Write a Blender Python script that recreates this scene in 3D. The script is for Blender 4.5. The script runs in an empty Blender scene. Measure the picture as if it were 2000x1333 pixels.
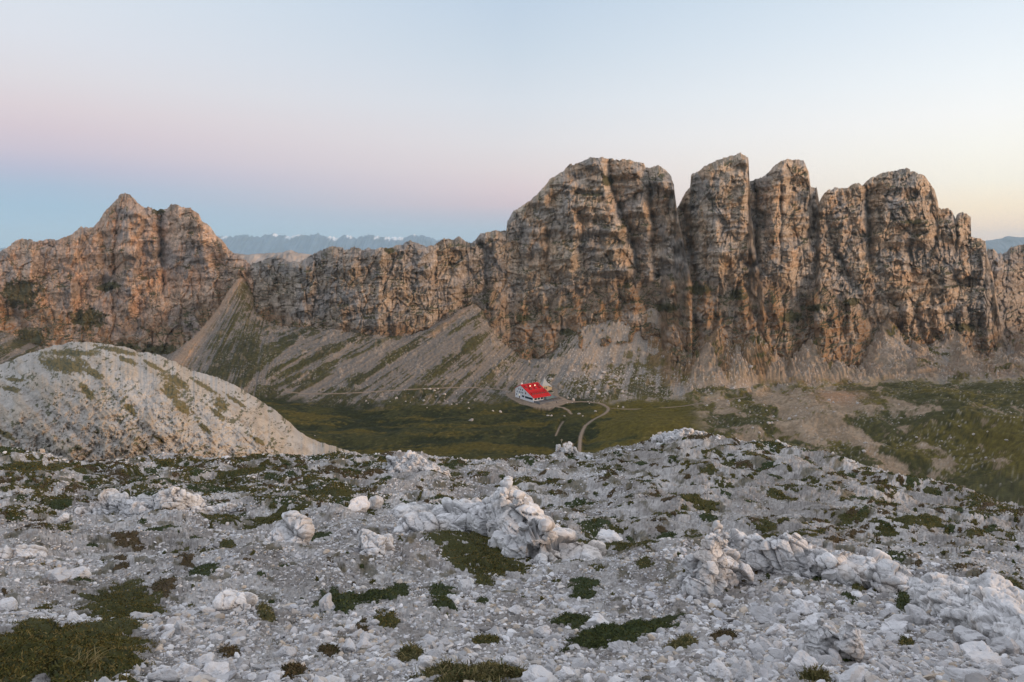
import bpy, bmesh, math, random
import numpy as np
from mathutils import Vector

random.seed(7)
rng = np.random.default_rng(11)
SC = bpy.context.scene
COL = SC.collection
PI = math.pi

def lin(c):
    c = np.asarray(c, float) / 255.0
    return np.where(c <= 0.04045, c / 12.92, ((c + 0.055) / 1.055) ** 2.4)

# ------------------------------------------------------------------ camera
F = 1333.33                 # focal length in photo pixels (24 mm on 36 mm)
PITCH = math.radians(7.7)
CP, SP = math.cos(PITCH), math.sin(PITCH)
cam_d = bpy.data.cameras.new('camera')
cam_d.lens = 24.0; cam_d.sensor_width = 36.0; cam_d.sensor_fit = 'HORIZONTAL'
cam_d.clip_start = 0.05; cam_d.clip_end = 120000
cam = bpy.data.objects.new('camera', cam_d); COL.objects.link(cam)
cam.location = (0, 0, 0)
cam.rotation_euler = (PI / 2 - PITCH, 0, 0)
SC.camera = cam

# ------------------------------------------------------------------ exposure / render
SC.view_settings.view_transform = 'Standard'
SC.view_settings.look = 'None'
SC.view_settings.exposure = 0.18
SC.view_settings.gamma = 1.0
SC.render.engine = 'CYCLES'
SC.cycles.use_denoising = True
SC.cycles.denoiser = 'OPENIMAGEDENOISE'
SC.cycles.denoising_input_passes = 'RGB_ALBEDO_NORMAL'
SC.cycles.denoising_prefilter = 'ACCURATE'
SC.cycles.max_bounces = 4
SC.cycles.diffuse_bounces = 2
SC.cycles.glossy_bounces = 1
SC.cycles.transmission_bounces = 2
SC.cycles.volume_bounces = 0
SC.cycles.sample_clamp_indirect = 4.0

# ------------------------------------------------------------------ dusk sky
def elev(py):
    v = (py - 666.5) / F
    return math.degrees(math.atan2(-v * CP - SP, CP - v * SP))
W = bpy.data.worlds.new('World'); SC.world = W; W.use_nodes = True
nt = W.node_tree; nt.nodes.clear()
def N(tree, t, **kw):
    n = tree.nodes.new(t)
    for k, v in kw.items(): setattr(n, k, v)
    return n
def mth(tree, op, a, b=None, c=None, clamp=False):
    n = tree.nodes.new('ShaderNodeMath'); n.operation = op; n.use_clamp = clamp
    for i, x in enumerate((a, b, c)):
        if x is None: continue
        if isinstance(x, (int, float)): n.inputs[i].default_value = x
        else: tree.links.new(x, n.inputs[i])
    return n.outputs[0]
tc = N(nt, 'ShaderNodeTexCoord')
sx = N(nt, 'ShaderNodeSeparateXYZ'); nt.links.new(tc.outputs['Generated'], sx.inputs[0])
el = mth(nt, 'MULTIPLY', mth(nt, 'ARCSINE', sx.outputs[2]), 180 / PI)
EL0, EL1 = -3.0, 60.0
fac = mth(nt, 'DIVIDE', mth(nt, 'SUBTRACT', el, EL0), EL1 - EL0, clamp=True)
fac = mth(nt, 'POWER', fac, 0.5)
hx = mth(nt, 'DIVIDE', sx.outputs[0], mth(nt, 'SQRT', mth(nt, 'ADD', mth(nt, 'MULTIPLY', sx.outputs[0], sx.outputs[0]),
        mth(nt, 'ADD', mth(nt, 'MULTIPLY', sx.outputs[1], sx.outputs[1]), 1e-5))))
def ramp(stops):
    n = N(nt, 'ShaderNodeValToRGB'); n.color_ramp.interpolation = 'EASE' if False else 'LINEAR'
    e = n.color_ramp.elements
    st = sorted((max(0, min(1, ((p - EL0) / (EL1 - EL0)))) ** 0.5, c, s) for p, c, s in stops)
    while len(e) < len(st): e.new(0.5)
    for q, (p, c, s) in zip(e, st):
        q.position = p; l = lin(c) * s; q.color = (l[0], l[1], l[2], 1)
    nt.links.new(fac, n.inputs[0]); return n.outputs[0]
ZEN = (198, 203, 216)
UP = [(30, (200, 208, 221), 1.2), (60, ZEN, 1.3)]
SKY_L = ramp([(-3, (120, 150, 172), 1), (elev(486), (163, 194, 213), 1), (elev(450), (161, 191, 212), 1), (elev(415), (160, 189, 211), 1), (elev(385), (168, 187, 209), 1), (elev(355), (186, 187, 207), 1),
              (elev(325), (204, 194, 207), 1), (elev(290), (214, 200, 208), 1), (elev(255), (220, 208, 213), 1), (elev(205), (221, 217, 222), 1), (elev(140), (219, 222, 230), 1), (elev(0), (213, 224, 235), 1)] + UP)
SKY_C = ramp([(-3, (140, 160, 180), 1), (elev(486), (158, 183, 201), 1), (elev(450), (172, 186, 201), 1), (elev(425), (190, 186, 198), 1), (elev(400), (211, 192, 198), 1),
              (elev(370), (221, 203, 206), 1), (elev(330), (224, 213, 214), 1), (elev(280), (223, 220, 223), 1), (elev(200), (215, 221, 229), 1), (elev(100), (201, 214, 227), 1), (elev(0), (190, 207, 225), 1)] + UP)
SKY_R = ramp([(-3, (210, 180, 160), 1), (elev(486), (255, 208, 170), 1.15), (elev(460), (255, 217, 180), 1.12), (elev(420), (255, 233, 200), 1.06), (elev(375), (253, 245, 228), 1),
              (elev(320), (252, 249, 240), 1), (elev(265), (249, 249, 247), 1), (elev(200), (240, 245, 248), 1), (elev(100), (226, 236, 245), 1), (elev(0), (213, 227, 239), 1)] + UP)
SKY_S = ramp([(-3, (235, 170, 110), 1), (0, (255, 190, 110), 1.6), (4, (255, 205, 135), 1.9), (9, (255, 228, 180), 1.6),
              (16, (246, 238, 220), 1.3), (24, (222, 230, 238), 1.1), (40, (210, 212, 220), 1.2), (60, ZEN, 1.3)])
def mixc(a, b, f):
    n = N(nt, 'ShaderNodeMix', data_type='RGBA'); nt.links.new(f, n.inputs[0]); nt.links.new(a, n.inputs[6]); nt.links.new(b, n.inputs[7])
    return n.outputs[2]
def mr(x, a, b):
    n = N(nt, 'ShaderNodeMapRange', interpolation_type='LINEAR'); n.inputs[1].default_value = a; n.inputs[2].default_value = b
    nt.links.new(x, n.inputs[0]); return n.outputs[0]
sky = mixc(SKY_L, SKY_C, mr(hx, -0.55, 0.0))
sky = mixc(sky, SKY_R, mr(hx, 0.0, 0.56))
sky = mixc(sky, SKY_S, mr(hx, 0.62, 0.95))
bg = N(nt, 'ShaderNodeBackground'); bg.inputs[1].default_value = 0.93
nt.links.new(sky, bg.inputs[0])
wo = N(nt, 'ShaderNodeOutputWorld'); nt.links.new(bg.outputs[0], wo.inputs[0])

# ------------------------------------------------------------------ sun glow (low, soft, from the right)
SUN_EL, SUN_AZ = math.radians(10), math.radians(119)     # azimuth clockwise from the view direction
sd = bpy.data.lights.new('sun', 'SUN'); sd.energy = 2.1; sd.angle = math.radians(16); sd.color = (1.0, 0.66, 0.41)
sun = bpy.data.objects.new('sun', sd); COL.objects.link(sun)
dirv = Vector((math.sin(SUN_AZ) * math.cos(SUN_EL), math.cos(SUN_AZ) * math.cos(SUN_EL), math.sin(SUN_EL)))
sun.rotation_euler = dirv.to_track_quat('Z', 'Y').to_euler()
sun.location = (300, 0, 200)

# ------------------------------------------------------------------ pixel geometry
def aspect(py):                          # height per unit of forward distance
    v = (np.asarray(py, float) - 666.5) / F
    return (-v * CP - SP) / (CP - v * SP)
def ray(px, py, Y):                      # point seen at (px, py) standing at forward distance Y
    v = (np.asarray(py, float) - 666.5) / F
    f = CP - v * SP
    return np.stack([(np.asarray(px, float) - 1000) / F / f * Y, Y + 0 * f, (-v * CP - SP) / f * Y], -1)
def to_px(P):
    x, y, z = P[..., 0], P[..., 1], P[..., 2]
    d = y * CP - z * SP; up = y * SP + z * CP
    return 1000 + F * x / d, 666.5 - F * up / d
def poly(pts):
    a = np.array(pts, float)
    return lambda x: np.interp(x, a[:, 0], a[:, 1])
def sstep(a, b, x):
    t = np.clip((x - a) / (b - a), 0, 1); return t * t * (3 - 2 * t)
def mix(a, b, f): return a + (b - a) * f

# ------------------------------------------------------------------ numpy noise
def _h(ix, iy, iz, s):
    h = (ix.astype(np.uint32) * np.uint32(374761393)) ^ (iy.astype(np.uint32) * np.uint32(668265263)) ^ (iz.astype(np.uint32) * np.uint32(2147483647 - 58)) ^ np.uint32((s * 974634777 + 12345) & 0xffffffff)
    h = (h ^ (h >> np.uint32(13))) * np.uint32(1274126177)
    h = (h ^ (h >> np.uint32(16))) * np.uint32(2246822519)
    return h ^ (h >> np.uint32(15))
def _r(h): return (h & np.uint32(0xffffff)).astype(np.float32) / np.float32(0x1000000)
def noise2(x, y, s=0):
    x = np.asarray(x, np.float64); y = np.asarray(y, np.float64)
    fx = np.floor(x); fy = np.floor(y); ix = fx.astype(np.int64); iy = fy.astype(np.int64)
    x = (x - fx).astype(np.float32); y = (y - fy).astype(np.float32); z0 = np.zeros(1, np.int64)
    u = x * x * x * (x * (x * 6 - 15) + 10); v = y * y * y * (y * (y * 6 - 15) + 10)
    def g(dx, dy):
        a = _r(_h(ix + dx, iy + dy, z0, s)) * np.float32(2 * PI)
        return np.cos(a) * (x - dx) + np.sin(a) * (y - dy)
    a = g(0, 0); b = g(1, 0); c = g(0, 1); d = g(1, 1)
    a = a + (b - a) * u; c = c + (d - c) * u
    return (a + (c - a) * v) * 1.45
def fbm2(x, y, s=0, o=4, gain=0.5, lac=2.03):
    r = 0; a = 1
    for i in range(o):
        r = r + a * noise2(x, y, s + 17 * i); a *= gain; x = x * lac + 3.1; y = y * lac - 1.7
    return r
def ridge2(x, y, s=0, o=4, gain=0.5):
    r = 0; a = 1
    for i in range(o):
        r = r + a * (1 - 2 * np.abs(noise2(x, y, s + 13 * i))); a *= gain; x = x * 2.07 + 5.3; y = y * 2.07 + 2.9
    return r
def noise3(x, y, z, s=0):
    fx = np.floor(x); fy = np.floor(y); fz = np.floor(z)
    ix, iy, iz = fx.astype(np.int64), fy.astype(np.int64), fz.astype(np.int64)
    x = (x - fx).astype(np.float32); y = (y - fy).astype(np.float32); z = (z - fz).astype(np.float32)
    u = x * x * (3 - 2 * x); v = y * y * (3 - 2 * y); w = z * z * (3 - 2 * z)
    def g(a, b, c): return _r(_h(ix + a, iy + b, iz + c, s))
    def l(a, b, t): return a + (b - a) * t
    r = l(l(l(g(0, 0, 0), g(1, 0, 0), u), l(g(0, 1, 0), g(1, 1, 0), u), v), l(l(g(0, 0, 1), g(1, 0, 1), u), l(g(0, 1, 1), g(1, 1, 1), u), v), w)
    return r * 2 - 1
def fbm3(P, f, s=0, o=4, gain=0.5):
    r = 0; a = 1
    for i in range(o):
        r = r + a * noise3(P[:, 0] * f + 9.1 * i, P[:, 1] * f, P[:, 2] * f, s + 11 * i); a *= gain; f *= 2.1
    return r
def worley2(x, y, s=0, jit=0.95):
    """nearest cell: distance F1, F2, random of the cell (3 numbers) and offset from its centre"""
    x = np.asarray(x, np.float64); y = np.asarray(y, np.float64)
    fx = np.floor(x).astype(np.int64); fy = np.floor(y).astype(np.int64); z0 = np.zeros(1, np.int64)
    lx = (x - fx).astype(np.float32); ly = (y - fy).astype(np.float32)
    f1 = np.full(x.shape, 9, np.float32); f2 = f1.copy()
    bx = np.zeros_like(f1); by = np.zeros_like(f1); bi = fx * 0; bj = fy * 0
    for i in (-1, 0, 1):
        for j in (-1, 0, 1):
            h = _h(fx + i, fy + j, z0, s)
            ox = i + 0.5 + jit * ((h & np.uint32(0xfff)).astype(np.float32) / 4096 - 0.5) - lx
            oy = j + 0.5 + jit * (((h >> np.uint32(12)) & np.uint32(0xfff)).astype(np.float32) / 4096 - 0.5) - ly
            d = ox * ox + oy * oy
            n = d < f1
            f2 = np.where(n, f1, np.minimum(f2, d)); f1 = np.where(n, d, f1)
            bx = np.where(n, ox, bx); by = np.where(n, oy, by); bi = np.where(n, fx + i, bi); bj = np.where(n, fy + j, bj)
    r1 = _r(_h(bi, bj, z0, s + 101)); r2 = _r(_h(bi, bj, z0, s + 202)); r3 = _r(_h(bi, bj, z0, s + 303))
    return np.sqrt(f1), np.sqrt(f2), r1, r2, r3, -bx, -by
def facets(x, y, s=0, tilt=1.0):
    """broken rock faces: every cell is a tilted plane of its own"""
    f1, f2, r1, r2, r3, dx, dy = worley2(x, y, s)
    return (r1 - 0.5) + tilt * ((r2 - 0.5) * dx + (r3 - 0.5) * dy), f2 - f1, r2

# ------------------------------------------------------------------ mesh helpers
def make_mesh(name, V, faces, mat=None, cols=None, smooth=True, attrs=None):
    """faces: list of int arrays (n,3) or (n,4)"""
    me = bpy.data.meshes.new(name)
    V = np.ascontiguousarray(V, np.float32)
    me.vertices.add(len(V)); me.vertices.foreach_set('co', V.ravel())
    faces = [np.asarray(f, np.int32) for f in faces if len(f)]
    loops = np.concatenate([f.ravel() for f in faces])
    tot = np.concatenate([np.full(len(f), f.shape[1], np.int32) for f in faces])
    st = np.concatenate([[0], np.cumsum(tot)[:-1]]).astype(np.int32)
    me.loops.add(len(loops)); me.loops.foreach_set('vertex_index', loops)
    me.polygons.add(len(tot)); me.polygons.foreach_set('loop_start', st)
    me.update(calc_edges=True)
    me.polygons.foreach_set('use_smooth', np.full(len(tot), bool(smooth)))
    if cols is not None:
        c = np.ones((len(V), 4), np.float32); c[:, :3] = cols
        a = me.attributes.new('Col', 'FLOAT_COLOR', 'POINT'); a.data.foreach_set('color', c.ravel())
    if mat: me.materials.append(mat)
    return me
def link(name, me, parent=None, loc=None):
    o = bpy.data.objects.new(name, me); COL.objects.link(o)
    if parent: o.parent = parent
    if loc is not None: o.location = loc
    return o
def tag(o, label, cat, group=None, kind=None):
    o['label'] = label; o['category'] = cat
    if group: o['group'] = group
    if kind: o['kind'] = kind
    return o
def grid_faces(nr, nc):
    i = np.arange(nr - 1)[:, None] * nc + np.arange(nc - 1)[None, :]
    i = i.ravel()
    return np.stack([i, i + 1, i + nc + 1, i + nc], 1)
def grid_normals(P):
    du = np.gradient(P, axis=1); dv = np.gradient(P, axis=0)
    n = np.cross(du, dv); n /= np.linalg.norm(n, axis=-1, keepdims=True) + 1e-9
    return n

# ------------------------------------------------------------------ materials
def new_mat(name):
    m = bpy.data.materials.new(name); m.use_nodes = True
    t = m.node_tree; b = t.nodes['Principled BSDF']
    b.inputs['Roughness'].default_value = 0.92
    b.inputs['Specular IOR Level'].default_value = 0.15
    return m, t, b
def rock_mat(name, scale, var=0.35, bump=0.5, bscale=None, bdist=0.1, rough=0.92, tint=None, random_tint=False, warm=None):
    """Col attribute (or tint) broken up by three scales of noise, with a noise bump"""
    m, t, b = new_mat(name)
    b.inputs['Roughness'].default_value = rough
    co = N(t, 'ShaderNodeTexCoord').outputs['Object']
    if tint is None:
        base = N(t, 'ShaderNodeVertexColor', layer_name='Col').outputs[0]
    else:
        r = N(t, 'ShaderNodeRGB'); r.outputs[0].default_value = (*tint, 1); base = r.outputs[0]
    n1 = N(t, 'ShaderNodeTexNoise'); n1.inputs['Scale'].default_value = scale; n1.inputs['Detail'].default_value = 6; n1.inputs['Roughness'].default_value = 0.65
    t.links.new(co, n1.inputs['Vector'])
    mp = N(t, 'ShaderNodeMapRange'); mp.inputs[1].default_value = 0.28; mp.inputs[2].default_value = 0.72
    mp.inputs[3].default_value = 1 - var; mp.inputs[4].default_value = 1 + var * 0.7
    t.links.new(n1.outputs['Fac'], mp.inputs[0])
    val = mp.outputs[0]
    if random_tint:
        oi = N(t, 'ShaderNodeObjectInfo')
        val = mth(t, 'MULTIPLY', val, mth(t, 'ADD', 0.8, mth(t, 'MULTIPLY', oi.outputs['Random'], 0.35)))
    mul = N(t, 'ShaderNodeVectorMath', operation='SCALE'); t.links.new(base, mul.inputs[0]); t.links.new(val, mul.inputs['Scale'])
    out = mul.outputs[0]
    if warm:
        n3 = N(t, 'ShaderNodeTexNoise'); n3.inputs['Scale'].default_value = scale * 0.37; n3.inputs['Detail'].default_value = 5
        t.links.new(co, n3.inputs['Vector'])
        m3 = N(t, 'ShaderNodeMapRange'); m3.inputs[1].default_value = 0.52; m3.inputs[2].default_value = 0.7; m3.inputs[4].default_value = warm[1]
        t.links.new(n3.outputs['Fac'], m3.inputs[0])
        mx = N(t, 'ShaderNodeMix', data_type='RGBA', blend_type='MULTIPLY'); t.links.new(m3.outputs[0], mx.inputs[0]); t.links.new(out, mx.inputs[6]); mx.inputs[7].default_value = (*warm[0], 1)
        out = mx.outputs[2]
    t.links.new(out, b.inputs['Base Color'])
    n2 = N(t, 'ShaderNodeTexNoise'); n2.inputs['Scale'].default_value = bscale or scale * 2; n2.inputs['Detail'].default_value = 8; n2.inputs['Roughness'].default_value = 0.7
    t.links.new(co, n2.inputs['Vector'])
    bp = N(t, 'ShaderNodeBump'); bp.inputs['Strength'].default_value = bump; bp.inputs['Distance'].default_value = bdist
    t.links.new(n2.outputs['Fac'], bp.inputs['Height']); t.links.new(bp.outputs[0], b.inputs['Normal'])
    return m
def crack_mat(name, cell, stretch, depth):
    """cliff material: as rock_mat, with a net of fine fissures in the bump"""
    m = rock_mat(name, 0.30, 0.25, 0.4, 0.5, 1.0); t = m.node_tree; b = t.nodes['Principled BSDF']
    old = b.inputs['Normal'].links[0].from_socket
    co = N(t, 'ShaderNodeTexCoord').outputs['Object']
    nz = N(t, 'ShaderNodeTexNoise'); nz.inputs['Scale'].default_value = 0.35; nz.inputs['Detail'].default_value = 3; t.links.new(co, nz.inputs['Vector'])
    ad = N(t, 'ShaderNodeVectorMath', operation='MULTIPLY_ADD'); t.links.new(nz.outputs['Color'], ad.inputs[0]); ad.inputs[1].default_value = (3, 3, 3); t.links.new(co, ad.inputs[2])
    mp = N(t, 'ShaderNodeMapping'); mp.inputs['Scale'].default_value = (1 / cell, 1 / cell, 1 / (cell * stretch)); t.links.new(ad.outputs[0], mp.inputs['Vector'])
    vo = N(t, 'ShaderNodeTexVoronoi', feature='DISTANCE_TO_EDGE'); t.links.new(mp.outputs[0], vo.inputs['Vector'])
    mr_ = N(t, 'ShaderNodeMapRange'); mr_.inputs[2].default_value = 0.10; t.links.new(vo.outputs['Distance'], mr_.inputs[0])
    bp = N(t, 'ShaderNodeBump'); bp.inputs['Strength'].default_value = 0.8; bp.inputs['Distance'].default_value = depth
    t.links.new(mr_.outputs[0], bp.inputs['Height']); t.links.new(old, bp.inputs['Normal']); t.links.new(bp.outputs[0], b.inputs['Normal'])
    return m
def plain(name, rgb, rough=0.7, emit=None, metal=0.0, nscale=0.8, var=0.12):
    m, t, b = new_mat(name); b.inputs['Roughness'].default_value = rough; b.inputs['Metallic'].default_value = metal
    co = N(t, 'ShaderNodeTexCoord').outputs['Object']
    n1 = N(t, 'ShaderNodeTexNoise'); n1.inputs['Scale'].default_value = nscale; n1.inputs['Detail'].default_value = 4; t.links.new(co, n1.inputs['Vector'])
    mp = N(t, 'ShaderNodeMapRange'); mp.inputs[3].default_value = 1 - var; mp.inputs[4].default_value = 1 + var; t.links.new(n1.outputs['Fac'], mp.inputs[0])
    r = N(t, 'ShaderNodeRGB'); r.outputs[0].default_value = (*rgb, 1)
    mul = N(t, 'ShaderNodeVectorMath', operation='SCALE'); t.links.new(r.outputs[0], mul.inputs[0]); t.links.new(mp.outputs[0], mul.inputs['Scale'])
    t.links.new(mul.outputs[0], b.inputs['Base Color'])
    if emit:
        b.inputs['Emission Color'].default_value = (*emit[0], 1); b.inputs['Emission Strength'].default_value = emit[1]
    return m

MAT_CLIFF = crack_mat('cliff_rock', 2.6, 1.7, 0.7)
MAT_TERRAIN = rock_mat('scree_and_turf', 0.5, 0.30, 0.5, 1.1, 0.5)
MAT_KNOLL = rock_mat('knoll_rock', 0.6, 0.22, 0.6, 1.2, 0.4)
MAT_FORE = rock_mat('gravel_ground', 14.0, 0.35, 0.8, 34.0, 0.02)
MAT_STONE = rock_mat('limestone', 16.0, 0.20, 0.7, 26.0, 0.012, tint=(0.67, 0.655, 0.655), random_tint=True, warm=((1.0, 0.88, 0.76), 0.45))
MAT_RUBBLE = rock_mat('limestone_rubble', 18.0, 0.22, 0.6, 30.0, 0.01)
MAT_OUT = rock_mat('limestone_outcrop', 9.0, 0.22, 0.5, 22.0, 0.012)

# ================================================================== MOUNTAINS
YB = poly([(-300, 800), (-60, 765), (0, 755), (250, 730), (400, 715), (475, 700), (560, 655), (650, 628), (740, 615), (860, 640), (935, 662), (1000, 668), (1100, 662),
           (1290, 655), (1400, 625), (1500, 625), (1650, 640), (1800, 650), (1950, 650), (2060, 690), (2300, 760)])
FOOT = poly([(-300, 640), (-60, 640), (0, 650), (100, 690), (200, 705), (300, 695), (345, 700), (400, 640), (440, 585), (475, 545), (490, 600), (540, 645), (600, 640), (650, 650), (700, 655),
             (740, 662), (800, 662), (860, 632), (900, 612), (932, 598), (955, 640), (985, 680), (1030, 700), (1075, 700), (1100, 665), (1140, 640), (1200, 628), (1250, 620), (1290, 612),
             (1304, 690), (1335, 716), (1368, 694), (1392, 652), (1416, 700), (1450, 706), (1478, 668), (1500, 702), (1530, 722), (1560, 716), (1585, 676), (1612, 704), (1650, 728), (1682, 714), (1706, 676), (1730, 632), (1760, 664), (1800, 684), (1846, 652), (1890, 692), (1955, 696), (2000, 660), (2060, 650), (2300, 650)])
BREAK = poly([(-300, 620), (-60, 620), (0, 600), (100, 610), (200, 640), (300, 640), (345, 620), (400, 590), (440, 560), (475, 530), (490, 580), (560, 625), (740, 650), (860, 620), (935, 575), (960, 560), (1000, 600), (1060, 590), (1100, 575),
              (1140, 565), (1230, 550), (1290, 560), (1340, 545), (1400, 560), (1475, 540), (1560, 575), (1610, 560), (1650, 605), (1730, 635), (1790, 640), (1850, 645), (1950, 660), (2060, 640), (2300, 640)])
LEAN_A = 0.36          # metres deeper per pixel on the lower buttresses
LEAN_C = 0.13          # and on the cliffs
def cliff_depth(px, py):
    b = BREAK(px); yb = YB(px)
    return yb + np.where(py > b, -(py - b) * LEAN_A, (b - py) * LEAN_C)

BUTT = [(1124, 572, 1132, 655, 34, 5), (1172, 585, 1180, 640, 30, 4), (1230, 556, 1248, 630, 44, 6), (1204, 585, 1209, 630, 26, 3), (1060, 575, 1066, 700, 40, 8), (1022, 585, 1020, 690, 34, 6), (1310, 545, 1314, 690, 40, 10), (1346, 580, 1350, 720, 26, 7), (1374, 545, 1386, 705, 44, 11), (1404, 606, 1412, 690, 26, 8),
        (1448, 560, 1464, 705, 46, 12), (1490, 600, 1502, 710, 28, 8), (1511, 568, 1540, 725, 50, 12), (1560, 610, 1572, 700, 24, 7), (1586, 572, 1608, 710, 52, 12), (1655, 578, 1678, 725, 70, 15), (1628, 600, 1640, 715, 28, 8), (1756, 566, 1788, 690, 62, 11), (1830, 600, 1836, 690, 46, 10), (1880, 600, 1888, 700, 40, 9), (1925, 605, 1932, 705, 42, 11), (1800, 590, 1812, 680, 34, 8)]
def mountain(name, label, xl, xr, top, base_shift=0.0, ribs=(), steps=(), seed=0, pal=None, edge=(14, 14), edge_d=(26, 26), step=0.95, tops_grass=0.5, below=45, amp=1.0, lean_k=1.0, shelf=(), bulge=None, back=9.0):
    xs = np.arange(xl, xr + step, step)
    nx = len(xs)
    tp = poly(top)(xs)
    far = fbm2(xs / 9.0, xs * 0 + seed, seed, 4, 0.6)
    jg, _, _ = facets(xs / 11.0, xs * 0 + 0.3, seed + 11, 0.7); tp = tp + 1.5 * far + 3.8 * jg + 1.7 * np.abs(fbm2(xs / 4.0, xs * 0, seed + 3, 3, 0.6))
    bot = FOOT(xs) + below
    nr = int(np.max(bot - tp) / step)
    t = np.linspace(0, 1, nr)[:, None]
    px = np.broadcast_to(xs[None, :], (nr, nx)).copy()
    py = bot[None, :] + (tp - bot)[None, :] * t
    D = cliff_depth(px, py) * 1.0 + base_shift
    if lean_k != 1.0:
        b = BREAK(px); D += np.where(py < b, (b - py) * LEAN_C * (lean_k - 1), 0)
    u, w = px * 0.5, py * 0.5
    hgt = py - tp[None, :]                               # pixels below the skyline
    low = sstep(-25, 20, py - BREAK(px))                 # 1 on the lower buttresses
    wx = u + 3 * fbm2(u / 38, w / 60, seed + 1, 3) + 0.7 * fbm2(u / 9, w / 14, seed + 2, 3)
    wz = w + 4 * fbm2(u / 40, w / 40, seed + 4, 3)
    d = np.zeros_like(D)
    wob = 5 * fbm2(w / 16, u / 60, seed + 50, 3)
    for (pts, A, wl, wr) in ribs:                        # rounded rib (+) or gully (-)
        p = np.array(pts, float); c = np.interp(py, p[:, 1], p[:, 0]) + wob
        fade = sstep(p[0, 1] - 20, p[0, 1] + 12, py) * (1 - sstep(p[-1, 1] - 10, p[-1, 1] + 45, py))
        q = px - c; d += 1.5 * A * fade * np.exp(-np.abs(np.where(q < 0, q / wl, q / wr)) * 1.3)
    for (pts, A, wl, wr) in steps:                       # pillar edge: comes forward from the left, drops back at the edge
        p = np.array(pts, float); c = np.interp(py, p[:, 1], p[:, 0]) + wob * 0.7
        fade = sstep(p[0, 1] - 20, p[0, 1] + 12, py) * (1 - sstep(p[-1, 1] - 10, p[-1, 1] + 50, py))
        q = px - c; A = A * 0.95 * np.clip(0.75 + 1.1 * fbm2(w / 17 + A, u / 60, seed + 55, 3), 0.05, 1.8); wr = wr * 1.9; d += fade * np.where(q < 0, A * np.exp(q / wl), A - 1.6 * A * sstep(0, wr * 0.8, q) + 0.6 * A * sstep(wr * 0.8, wr * 4, q))
    for (x0, x1, y0, y1, A) in shelf:                    # a ledge sticking out
        d += A * sstep(x0, x0 + 15, px) * (1 - sstep(x1 - 15, x1, px)) * sstep(y0 - 3, y0 + 3, py + 3 * fbm2(u / 12, w * 0, seed + 9)) * (1 - sstep(y1 - 50, y1, py))
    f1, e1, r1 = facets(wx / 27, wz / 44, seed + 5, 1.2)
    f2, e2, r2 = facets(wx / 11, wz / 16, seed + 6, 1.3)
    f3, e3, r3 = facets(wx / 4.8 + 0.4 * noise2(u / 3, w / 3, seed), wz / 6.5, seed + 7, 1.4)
    f4, e4, r4 = facets(u / 2.0 + 0.5 * noise2(u / 2, w / 2, seed + 1), w / 2.8, seed + 8, 1.4)
    colm = ridge2(wx / 15, wz / 95, seed + 20, 3, 0.55)
    fine = fbm2(u / 2.2, w / 3.4, seed + 21, 4, 0.6)
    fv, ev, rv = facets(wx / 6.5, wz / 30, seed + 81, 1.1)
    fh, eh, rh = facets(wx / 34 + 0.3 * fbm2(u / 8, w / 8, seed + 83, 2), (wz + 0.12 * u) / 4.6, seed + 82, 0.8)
    fq, eq, rq = facets(u / 1.15, w / 1.7, seed + 84, 1.4)
    d -= amp * (1.7 * np.exp(-ev / 0.05) + 1.0 * np.exp(-eh / 0.09)); d += amp * (1.9 * fv + 1.7 * fh * sstep(-0.4, 0.2, fbm2(u / 45, w / 35, seed + 85, 2)) + 0.2 * fq)
    d += amp * (4.2 * f1 + 3.7 * f2 + 3.3 * f3 + 0.8 * f4 + 0.4 * colm + 0.35 * fine + 0.7 * fbm2(u / 17, w / 13, seed + 57, 4, 0.55))
    d -= amp * (2.6 * np.exp(-e1 / 0.035) + 1.8 * np.exp(-e2 / 0.05) + 1.2 * np.exp(-e3 / 0.06))
    ph = (w + 0.10 * u + 3.5 * fbm2(u / 25, w / 40, seed + 30, 3)) / 9.5
    saw = ph - np.floor(ph); k = _r(_h(np.floor(ph).astype(np.int64), (u / 40).astype(np.int64), np.zeros(1, np.int64), seed + 31))
    d += amp * 3.6 * k * (sstep(0, 0.12, saw) - saw)
    ph2 = (w + 0.16 * u + 5 * fbm2(u / 30, w / 50, seed + 32, 3)) / 26; saw2 = ph2 - np.floor(ph2)
    d += amp * 3.4 * (sstep(0, 0.07, saw2) - saw2) * sstep(-0.3, 0.3, fbm2(u / 40, w / 30, seed + 33, 2))
    if bulge: cxx = np.interp(t[:, 0], [0, 1], [bulge[1], bulge[0]])[:, None]; d -= bulge[3] * np.clip(np.abs(px - cxx) / bulge[2], 0, 1.6) ** 2 * (1 - low)
    # lower buttresses: thin upright blades
    blades = 1.5 * facets(wx / 10, wz / 26, seed + 40, 1.5)[0] + 0.6 * facets(u / 4.2, w / 8, seed + 43, 1.5)[0]
    butt = np.zeros_like(d)
    for (ax, ay, fx, fy, bw, ba) in BUTT:                 # upright buttresses, pointed at the top and spreading downwards
        tau = np.clip((py - ay) / (fy - ay), 0, 1.5); cxx = ax + (fx - ax) * tau + 3 * fbm2(w / 7, u / 30, seed + 46, 3)
        wid = bw * (0.18 + 0.62 * tau); q = np.abs(px - cxx) / wid
        butt = np.maximum(butt, ba * np.clip(1 - q, 0, 1) ** 0.8 * sstep(-0.12, 0.12, (py - ay) / (fy - ay)))
    d = d * (1 - 0.25 * low) + low * (3.2 * blades + 2 * fbm2(u / 24, w / 30, seed + 42, 3) - 5) + butt
    k3 = lambda q: (np.pad(q, 1, 'edge')[:-2, 1:-1] + 6 * q + np.pad(q, 1, 'edge')[2:, 1:-1]) / 8
    d = k3(d); d = k3(d.T).T - back * (1 - 0.3 * low)
    # sides turn away
    if edge[0]: d -= (1 - 0.75 * low) * edge_d[0] * np.clip(1 - (px - xl) / edge[0], 0, 1) ** 2
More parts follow.
